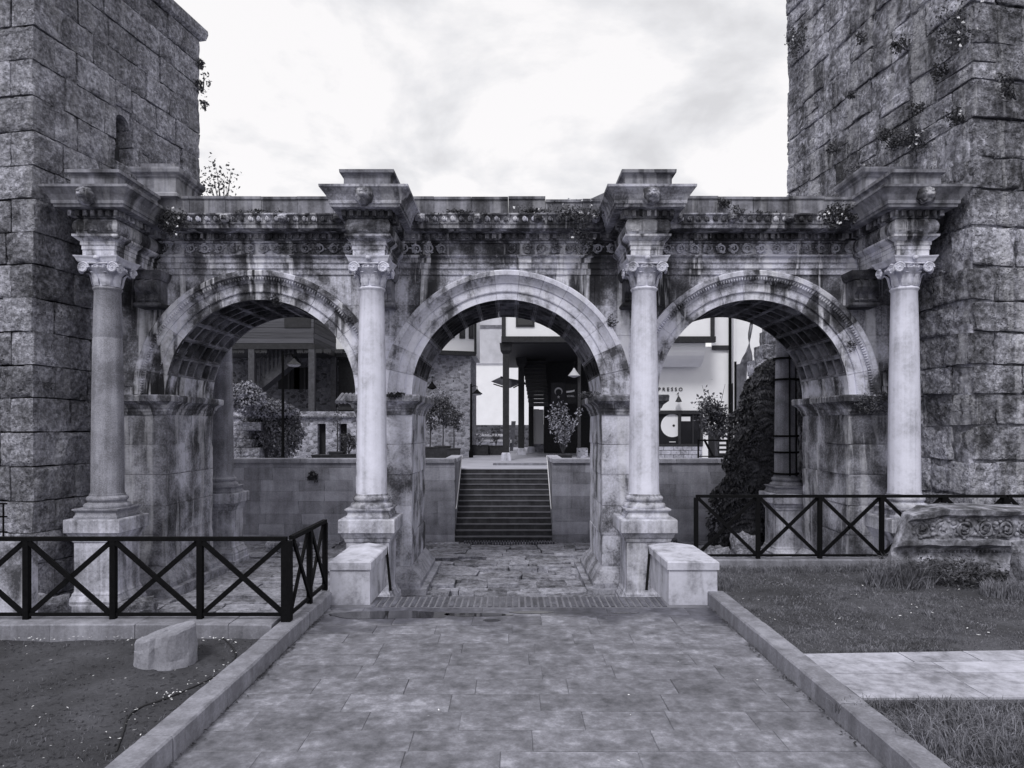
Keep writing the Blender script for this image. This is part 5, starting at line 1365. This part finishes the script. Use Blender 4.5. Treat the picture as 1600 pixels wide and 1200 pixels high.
for k in range(210):
    z = U(.5, 5.4); a = U(math.pi * 1.02, 1.9 * math.pi); q = ivr(z) * U(.9, 1.06)
    p0 = Vector((ivc(z) + q * math.cos(a), 20.9 + .85 * q * math.sin(a) - .06, z)); sd_ = random.choice((-1, 1)) if math.cos(a) > -.35 else 1; n_ = random.randint(10, 18); L_ = U(.5, 1.0); sag = U(.12, .4)
    for q_ in range(n_):
        f = q_ / n_; p = p0 + Vector((sd_ * L_ * f, -.16 * math.sin(f * 2.2), .10 * math.sin(f * 3.0) - sag * f * f))
        ln = .17 * (1 - .55 * f) * U(.85, 1.15)
        for up in (-1, 1):
            dl = Vector((sd_ * .45 + U(-.1, .1), U(-.35, .0), up * .8 - .35)).normalized() * ln; wv = Vector((.86, U(-.3, .3), -.25 * sd_ * up)).normalized() * ln * .17
            fr_.add([p, p + dl * .5 - wv, p + dl, p + dl * .5 + wv], [(0, 1, 2, 3)])
m.build('foliage', M_leafd, t); fr_.build('fronds', M_leaf, t)
cm_ = MB(); 
cm_.loft([[(ivc(z) + .82 * ivr(z) * math.cos(a), 20.95 + .7 * ivr(z) * math.sin(a), z) for a in [k * 6.2832 / 14 for k in range(14)]] for z in (0, .8, 1.6, 2.4, 3.2, 4.0, 4.8, 5.4)]); cm_.build('inner_stems', M_bark, t)

# ---- the tree behind the gate at the left
t = thing('tree', 'leafy tree top rising behind the gate beside the left tower', 'tree', (-9.9, 23.5, ZT)); s = MB(); m = MB()
s.tube([(-9.9, 23.5, ZT), (-9.8, 23.5, 6), (-9.9, 23.5, 10.2), (-10.0, 23.5, 11.6)], [.22, .16, .08, .02], 8)
tips = [(338, 262), (326, 282), (350, 280), (361, 268), (320, 296), (343, 296), (332, 272), (355, 296)]
for (px, py) in tips:
    p = at(px, py, 23.5); s.tube([(-9.85, 23.5, 9.6), Vector((-9.85, 23.5, 10.6)).lerp(p, .6), p], [.04, .02, .006], 5)
    for k in range(26): leaf(m, p + Vector((random.gauss(0, .2), random.gauss(0, .2), random.gauss(-.1, .22))), U(.08, .16), None, .6)
blob_leaves(m, (-9.8, 23.5, 9.8), (1.0, 1.0, 1.4), 1600, .17)
m.build('crown', M_leafd, t); s.build('trunk', M_bark, t)

# ================================================================== PLANTS ON THE MASONRY
GP = 'wild plants rooted in the old masonry'
def onwall(label, px, py, d, r, n, size, mat=M_leaf, fl=0, name='caper_bush', asp=.55):
    p = at(px, py, d); return bush(name, label, 'plant', (p.x, p.y, p.z), r, n, size, mat, GP, stems=True, flowers=fl, asp=asp, base=(p.x, p.y + r[1] * .6, p.z - r[2] * .4))
onwall('dark caper bush with white flowers hanging from the cornice beside the left tower', 262, 345, 14.2, (.42, .3, .5), 1000, .06, M_leafd, 6)
onwall('leafy caper with white flowers draped over the cornice left of the third column', 905, 330, 14.25, (.62, .3, .30), 800, .055, M_leaf, 9)
onwall('thin trailing caper below the cornice left of the third column', 912, 372, 14.4, (.35, .15, .35), 300, .05, M_leaf, 3)
onwall('flowering caper bush on the cornice beside the right tower', 1308, 338, 14.0, (.42, .25, .30), 800, .06, M_leafd, 8)
onwall('small tuft on the attic blocks above the right arch', 1133, 318, 14.75, (.22, .15, .14), 220, .06, M_leafd)
onwall('low dark weed on the cornice above the left arch', 405, 333, 14.5, (.55, .15, .11), 380, .05, M_leafd)
onwall('mat of weeds on the cornice right of the second column', 715, 334, 14.5, (.6, .15, .10), 420, .05, M_leafd)
onwall('mat of weeds on the cornice over the central arch', 830, 330, 14.5, (.5, .15, .12), 420, .05, M_leaf, 3)
onwall('dark weed on the cornice over the right arch', 1195, 335, 14.5, (.38, .15, .12), 320, .05, M_leafd)
onwall('grassy weed on the cornice left of the right lion head', 1150, 330, 14.4, (.25, .12, .12), 160, .05, M_leaf)
onwall('dry weed hanging in the left arch crown', 430, 470, 14.75, (.18, .12, .16), 160, .05, M_leafd)
onwall('weed rooted in the archivolt beside the second column', 545, 500, 14.8, (.12, .1, .14), 130, .05, M_leaf)
onwall('weed rooted in the masonry joint right of the central arch', 955, 502, 14.8, (.16, .1, .14), 150, .05, M_leaf)
onwall('green cushion on the impost left of the central arch', 618, 616, 14.75, (.22, .14, .10), 300, .05, M_leafd)
onwall('trailing weed on the impost right of the central arch', 920, 618, 14.75, (.26, .16, .12), 260, .05, M_leaf)
onwall('leafy weed on the impost of the right outer pier', 1370, 628, 14.65, (.42, .2, .26), 600, .055, M_leaf)
onwall('sprig growing from the joint above the right impost', 1388, 578, 14.75, (.2, .12, .10), 130, .05, M_leaf)
onwall('tangled weed hanging below the right impost', 1330, 540, 14.9, (.12, .1, .16), 110, .045, M_leaf)
onwall('small dark weed rooted in the joint of the left retaining wall', 488, 745, 21.95, (.22, .1, .2), 160, .10, M_leafd)
# left tower sprigs
onwall('leafy sprig high on the far edge of the left tower', 313, 130, 17.8, (.25, .25, .35), 150, .08, M_leaf)
onwall('second sprig below the first on the left tower edge', 318, 165, 17.8, (.14, .2, .14), 70, .08, M_leaf)
onwall('third sprig near the top of the left tower edge', 313, 100, 17.8, (.14, .2, .14), 70, .08, M_leaf)
onwall('small fern on the side face of the left tower low down', 76, 603, 13.25, (.14, .12, .10), 120, .045, M_leaf)
# right tower growth
for (lb, px, py, f, r3, n, mt, fl) in (
    ('big dark fern cushion above the right attic block', 1392, 222, .50, (.42, .3, .32), 900, M_leafd, 0),
    ('flowering caper beside the dark hollow of the right tower', 1432, 218, .36, (.40, .3, .36), 700, M_leaf, 8),
    ('flowering caper at the top of the right tower', 1492, 45, .12, (.55, .3, .6), 900, M_leaf, 10),
    ('round dark weed in a joint of the right tower', 1408, 70, .42, (.22, .2, .26), 260, M_leafd, 0),
    ('small round weed in the right tower face', 1435, 170, .36, (.16, .15, .18), 160, M_leafd, 0),
    ('bushy weed on the far edge of the right tower', 1248, 70, .93, (.32, .3, .62), 500, M_leafd, 4),
    ('trailing weed over the quoin of the right tower', 1573, 140, .0, (.2, .15, .36), 320, M_leafd, 0),
    ('tiny dark tuft high on the right tower, left of the round weed', 1345, 60, .62, (.14, .12, .16), 130, M_leafd, 0),
    ('tiny tuft in a joint near the middle of the right tower face', 1330, 150, .62, (.13, .12, .12), 110, M_leaf, 0),
    ('dry tuft low on the right tower face above the cornice', 1300, 235, .74, (.16, .12, .14), 140, M_leaf, 0),
    ('dark tuft under the flowering caper at the tower top', 1470, 110, .18, (.16, .12, .2), 170, M_leafd, 0),
    ('weed spilling from the hollow beside the tower quoin', 1495, 185, .10, (.2, .15, .22), 240, M_leafd, 3),
    ('low weeds above the right attic block', 1350, 268, .62, (.35, .3, .22), 420, M_leaf, 2)):
    d = max(12.85, 10.52 / ((px - 800) / F + .14) - .18)
    p = at(px, py, d); bush('caper_bush', lb, 'plant', (p.x - .05, p.y - .05, p.z), r3, n, .06, mt, GP, flowers=fl, base=(p.x + .25, p.y + .1, p.z - r3[2] * .4))

# ================================================================== LAWN, GRASS, CARVED BLOCK, DRUM, LITTER
def gz(x, y): return 1.69 + mnoise.noise(Vector((x * 0.8, y * 0.8, 3))) * .035
def inspur(x, y):
    f = (x - 2.47) / 6.53
    return 4.86 + .08 * f < y < 5.88 + .28 * f
m = MB(); cnt = 0
while cnt < 80000:
    y = 3.6 + 5.95 * rnd(); x = 2.48 + (y * .78 - 2.0) * rnd()
    if inspur(x, y): continue
    dn = mnoise.noise(Vector((x * 1.3, y * 1.3, 5))) + .6 * mnoise.noise(Vector((x * 4, y * 4, 1)))
    near = (x - 2.47 < .12) or y > 9.2 or y < 4.9
    if dn < U(-.6, .28) and not near: continue
    if y < 4.86: h = U(.02, .055)
    elif y > 9.25: h = U(.04, .13)
    else: h = U(.012, .04)
    blade(m, x, y, gz(x, y), h, U(.002, .0042), .8); cnt += 1
for k in range(150):
    y = 6.2 + 3.2 * rnd(); x = 2.55 + (y * .78 - 2.1) * rnd()
    if inspur(x, y) or mnoise.noise(Vector((x * 1.3, y * 1.3, 5))) < -.1: continue
    h_ = U(.03, .10)
    for q in range(random.randint(12, 40)):
        blade(m, x + random.gauss(0, .035), y + random.gauss(0, .035), gz(x, y), h_ * U(.5, 1.2), U(.002, .004), .9)
gr = m.build('grass', M_grass); stuff(gr); tag(gr, 'short patchy grass growing over the lawn earth on the right', 'grass')
# long grass fringe along the pale side path and the lower right corner
def tuft(label, x, y, r, n, h, w=.004, lean=.7, mat=M_grass, zf=gz):
    m = MB(); blades(m, (x, y, 0), r, n, h, w, lean, zf); o = m.build('grass_tuft', mat); return tag(o, label, 'grass tuft', 'long grass tufts on the lawn')
tuft('big arching grass tuft at the left end of the carved stone', X(1405, 8.5), 8.5, (.42, .22), 900, .42, .005, .9)
tuft('rounded grey cushion plant at the lower right of the carved stone', X(1585, 8.0), 8.0, (.36, .25), 1500, .2, .004, .35, M_dry)
tuft('grass fringe along the near edge of the pale side path', X(1450, 4.8), 4.76, (.7, .09), 700, .10, .003, .8)
tuft('dry long grass in the lower right corner', X(1560, 4.25), 4.25, (.6, .3), 1700, .19, .003, .9, M_dry)
tuft('grass fringe at the far edge of the pale side path', X(1400, 6.0), 5.98, (.5, .07), 420, .07, .003, .8)
tuft('grass growing against the right parapet block', X(1120, 8.6), 8.65, (.16, .5), 420, .16, .003, .6)
# carved entablature fragment
cb_ = thing('carved_block', 'fallen carved marble block with acanthus scroll frieze resting on the lawn', 'carved stone', (6.2, 9.0, 1.70))
m = MB(); bx0 = X(1388, 8.75); bx1 = 8.6
pr_ = [(8.80, 1.66), (8.72, 1.70), (8.72, 1.82), (8.78, 1.84), (8.78, 1.95), (8.82, 1.96), (8.86, 2.04), (8.84, 2.10), (8.74, 2.15), (8.70, 2.16), (8.70, 2.22), (8.735, 2.235), (8.735, 2.50), (8.70, 2.52), (8.66, 2.54), (8.65, 2.585), (8.75, 2.60), (9.5, 2.60), (9.5, 1.66)]
NXb = 40; rings = []
for k in range(NXb + 1):
    f = k / NXb; x = bx0 + (bx1 - bx0) * f; ring = []
    for (y, z) in pr_:
        lean = .26 * max(0, min(1, (z - 1.75) / .85)) if k == 0 else 0
        sh_ = max(0, 1 - f * 6)
        zz_ = z + (.05 * sh_ * -1 if z > 2.45 else 0) + (.03 * math.sin(f * 7) * (1 if z > 2.55 else 0))
        nn_ = Vector((x * 4, y * 5, z * 5))
        if y > 9: y = 8.92 + .58 * min(1, f * 2.2)
        ring.append((x + .26 * sh_ * (z - 1.66) / .9 + .02 * mnoise.noise(nn_), y + .035 * mnoise.noise(nn_ * .8) + .02 * mnoise.noise(nn_ * 2), zz_ + .02 * mnoise.noise(nn_ * 1.3)))
    rings.append(ring)
m.loft(rings); m.build('body', M_carve, cb_)
m = MB()
for k in range(8):
    cx_ = bx0 + .42 + k * .265; cz_ = 2.365; y = 8.72; fl_ = k % 2
    pts = []
    for q in range(26):
        a = q / 25 * 2 * math.pi * 1.6 * (1 if fl_ else -1) + math.pi * .5; rr_ = .118 * (1 - .6 * q / 25); w_ = mnoise.noise_vector(Vector((cx_ * 5 + math.cos(a), math.sin(a), k))); pts.append((cx_ + rr_ * math.cos(a) + .012 * w_.x, y + .010 * w_.y + (.02 if k < 2 else 0), cz_ + rr_ * math.sin(a) + .012 * w_.z))
    m.tube(pts, [.019 + .009 * math.sin(q * 1.1 + k) for q in range(26)], 6); m.ell((cx_, y, cz_), (.045, .035, .045), 8, 5, lambda d: .8 + .35 * math.sin(4 * math.atan2(d.z, d.x)))
    for q in range(7):
        a = q * .9 + k; m.ell((cx_ + .125 * math.cos(a), y + .005, cz_ + .118 * math.sin(a)), (.03, .022, .022), 6, 4)
    m.ell((cx_ + .13, y, cz_ + (.07 if fl_ else -.07)), (.04, .025, .03), 6, 4)
m.build('scroll_carving', M_carve, cb_, True)
m = MB()
for k in range(46):
    m.ell((bx0 + .5 + k * .05, 8.775, 1.905), (.017, .015, .012), 6, 4); m.ell((bx0 + .45 + k * .05, 8.84, 2.06), (.016, .02, .02), 6, 4)
stuff(m.build('bead_moulding', M_carve, cb_))
rock('upright grey boulder at the right frame edge, on the lawn before the carved stone', (X(1612, 8.1), 8.15, 1.68), (.30, .35, .62), .3, tl=.05)
bush('bramble', 'tangled weeds and bramble growing against the carved stone', 'weeds', (X(1490, 8.4), 8.5, 1.88), (.75, .2, .26), 1300, .05, M_leaf, base=(X(1490, 8.4), 8.5, 1.70), clump=24, asp=.4)
bush('bramble', 'dark low weeds at the foot of the carved stone, right part', 'weeds', (X(1560, 8.3), 8.35, 1.78), (.5, .2, .14), 700, .05, M_leafd, base=(X(1560, 8.3), 8.35, 1.70), clump=18, asp=.4)
# stone drum on the earth bed
m = MB(); cx_, cy_ = X(262, 5.93), 5.93; rings = []
rad = [.245, .225, .25, .23, .215, .235, .255, .24, .195, .245, .25]; NA = 44
for (z, q) in ((1.58, 1.0), (1.62, 1.03), (1.70, 1.0), (1.76, 1.0), (1.84, .985), (1.90, .97), (1.92, .93), (1.925, .7), (1.925, .35), (1.925, .04)):
    ring = []
    for k in range(NA):
        a = 2 * math.pi * k / NA; u = a / (2 * math.pi) * len(rad); i0 = int(u) % len(rad); f = u - int(u); rr_ = q * (rad[i0] * (1 - f) + rad[(i0 + 1) % len(rad)] * f)
        nn_ = Vector((math.cos(a) * 2, math.sin(a) * 2, z * 9)); rr_ += .012 * mnoise.noise(nn_) + .008 * mnoise.noise(nn_ * 3) - .022 * math.exp(-((a - 4.6) / .10) ** 2) * (q > .9)
        zz_ = z + (.13 * (math.cos(a) * rr_ / .24 * .5) - .02 if z > 1.83 else 0) + (.012 * mnoise.noise(nn_ * 1.7 + Vector((q * 5, 0, 0))) if z > 1.83 else 0)
        ring.append((cx_ + rr_ * math.cos(a), cy_ + rr_ * math.sin(a), zz_))
    rings.append(ring)
m.loft(rings); o = m.build('column_drum', M_drum, None, False); tag(o, 'short broken stone column drum standing on the bare earth', 'column drum')
# irrigation hose
hp = [(300, 985), (335, 992), (358, 1006), (368, 1024), (352, 1045), (325, 1062), (290, 1078), (255, 1092), (220, 1106), (200, 1122), (193, 1145), (180, 1180)]
pts = []
for px, py in hp:
    d = (EYE - 1.64) * F / (py - HOR); pts.append(Vector((X(px, d), d, 1.642)))
sm = []
for i in range(len(pts) - 1):
    p0, p1, p2, p3 = pts[max(i - 1, 0)], pts[i], pts[i + 1], pts[min(i + 2, len(pts) - 1)]
    for k in range(6):
        t_ = k / 6; sm.append(.5 * ((2 * p1) + (p2 - p0) * t_ + (2 * p0 - 5 * p1 + 4 * p2 - p3) * t_ * t_ + (3 * p1 - p0 - 3 * p2 + p3) * t_ ** 3))
def sz(x, y): return 1.635 + mnoise.noise(Vector((x * 0.8, y * 0.8, 3))) * .035 + mnoise.noise(Vector((x * 4, y * 4, 8))) * .012
sm = [(p.x, p.y, sz(p.x, p.y) + .004) for p in sm]
tag(MB().tube(sm, .0085, 6).build('irrigation_hose', M_hose, None, True), 'thin black irrigation hose curving over the bare earth by the drum', 'hose')
# fallen petals and dry leaves
m = MB()
def litter(x, y, z, s):
    a = rnd() * 6.28; u = Vector((math.cos(a), math.sin(a), U(-.2, .3))) * s; w = Vector((-math.sin(a), math.cos(a), U(-.2, .3))) * s * U(.25, .5); p = Vector((x, y, z + .006))
    m.add([p - u, p - w, p + u, p + w], [(0, 1, 2, 3)])
for k in range(75):
    y = U(3.6, 6.4); x = -2.35 - rnd() * (y * .75 - 2.3) if y * .75 > 2.4 else -2.5; litter(x, y, sz(x, y), U(.004, .014))
for k in range(70): x = U(-4.8, -2.6); litter(x, U(6.40, 6.53), 1.665, U(.006, .018))
for k in range(60): i = rnd(); j = int(i * (len(sm) - 1)); litter(sm[j][0] + U(-.08, .1), sm[j][1] + U(-.08, .1), 1.655, U(.006, .016))
for k in range(90): y = U(6.3, 9.3); x = 2.6 + rnd() * (y * .7 - 2.6); litter(x, y, gz(x, y) + .02, U(.006, .02))
for k in range(12): litter(U(-1.9, 2.1), U(3.8, 7.6), ZP, U(.006, .014))
tw = MB()
for k in range(900):
    y = 3.5 + 3.0 * rnd(); x = -2.32 - rnd() * max(.05, y * .75 - 2.2)
    if rnd() < .55: p = Vector((x, y, sz(x, y))); tw.ell((p.x, p.y, p.z + .002), (U(.004, .013), U(.004, .013), U(.003, .009)), 5, 4)
    else:
        a = rnd() * 6.28; l = U(.015, .06); z = sz(x, y) + .006; tw.bar((x, y, z), (x + l * math.cos(a), y + l * math.sin(a), z + U(-.004, .006)), .003, .003)
stuff(tag(tw.build('earth_debris', M_soil), 'small clods and twigs lying over the bare earth bed on the left', 'debris'))
wd_ = MB()
for k in range(2600):
    y = 3.5 + 3.0 * rnd(); x = -2.30 - rnd() * max(.05, y * .75 - 2.2)
    dn = mnoise.noise(Vector((x * 1.5, y * 1.5, 15))); edge_ = (x > -2.42) or y > 6.35
    if dn < .25 and not edge_: continue
    blade(wd_, x, y, sz(x, y), U(.01, .035) * (1.6 if edge_ else 1), .002, .9)
stuff(tag(wd_.build('sparse_weeds', M_grass), 'sparse short weeds along the edges of the bare earth bed', 'weeds'))
pt = m.build('fallen_petals', M_petal); stuff(pt); tag(pt, 'scattered white petals and bits on the earth bed and lawn', 'petals')
# dead leaves along the kerb foot
m = MB()
for k in range(420):
    sd_ = rnd() < .5; y = U(3.8, 7.9) if rnd() < .6 else random.choice((5.6, 6.3, 7.2)) + random.gauss(0, .12)
    x = -2.075 + abs(random.gauss(0, .025)) if sd_ else 2.255 - abs(random.gauss(0, .03)); litter(x, y, ZP + .004, U(.008, .022))
dl = m.build('dead_leaves', M_leafd); stuff(dl); tag(dl, 'dark dead leaves gathered along the foot of both kerbs', 'leaves')
# puddles at the far end of the path
def puddle(label, cx_, cy_, rx, ry, seed):
    r = random.Random(seed); n = 40; k0 = r.uniform(0, 9)
    ring = [(cx_ + rx * math.cos(a) * (1 + .35 * mnoise.noise(Vector((math.cos(a) * 1.6, math.sin(a) * 1.6, k0)))), cy_ + ry * math.sin(a) * (1 + .45 * mnoise.noise(Vector((math.cos(a) * 2.2, math.sin(a) * 2.2, k0 + 4))))) for a in [6.2832 * k / n for k in range(n)]]
    m = MB().loft([[(x, y, ZP - .01) for x, y in ring], [(x, y, ZP + .0045) for x, y in ring]]); tag(m.build('puddle', M_water), label, 'puddle', 'puddles on the path')
puddle('long shallow puddle near the left parapet block', -1.30, 7.52, .68, .17, 1)
puddle('small puddle left of the middle of the path end', -.42, 7.52, .36, .08, 2)
puddle('thin puddle on the middle joint of the path end', .22, 7.62, .22, .05, 3)
puddle('small puddle at the right of the path end', 1.25, 7.6, .14, .04, 4)
puddle('bright tiny puddle in the middle of the path end', -.21, 7.30, .10, .05, 5)
print('stones', n1, n2, 'objects', len(bpy.data.objects))
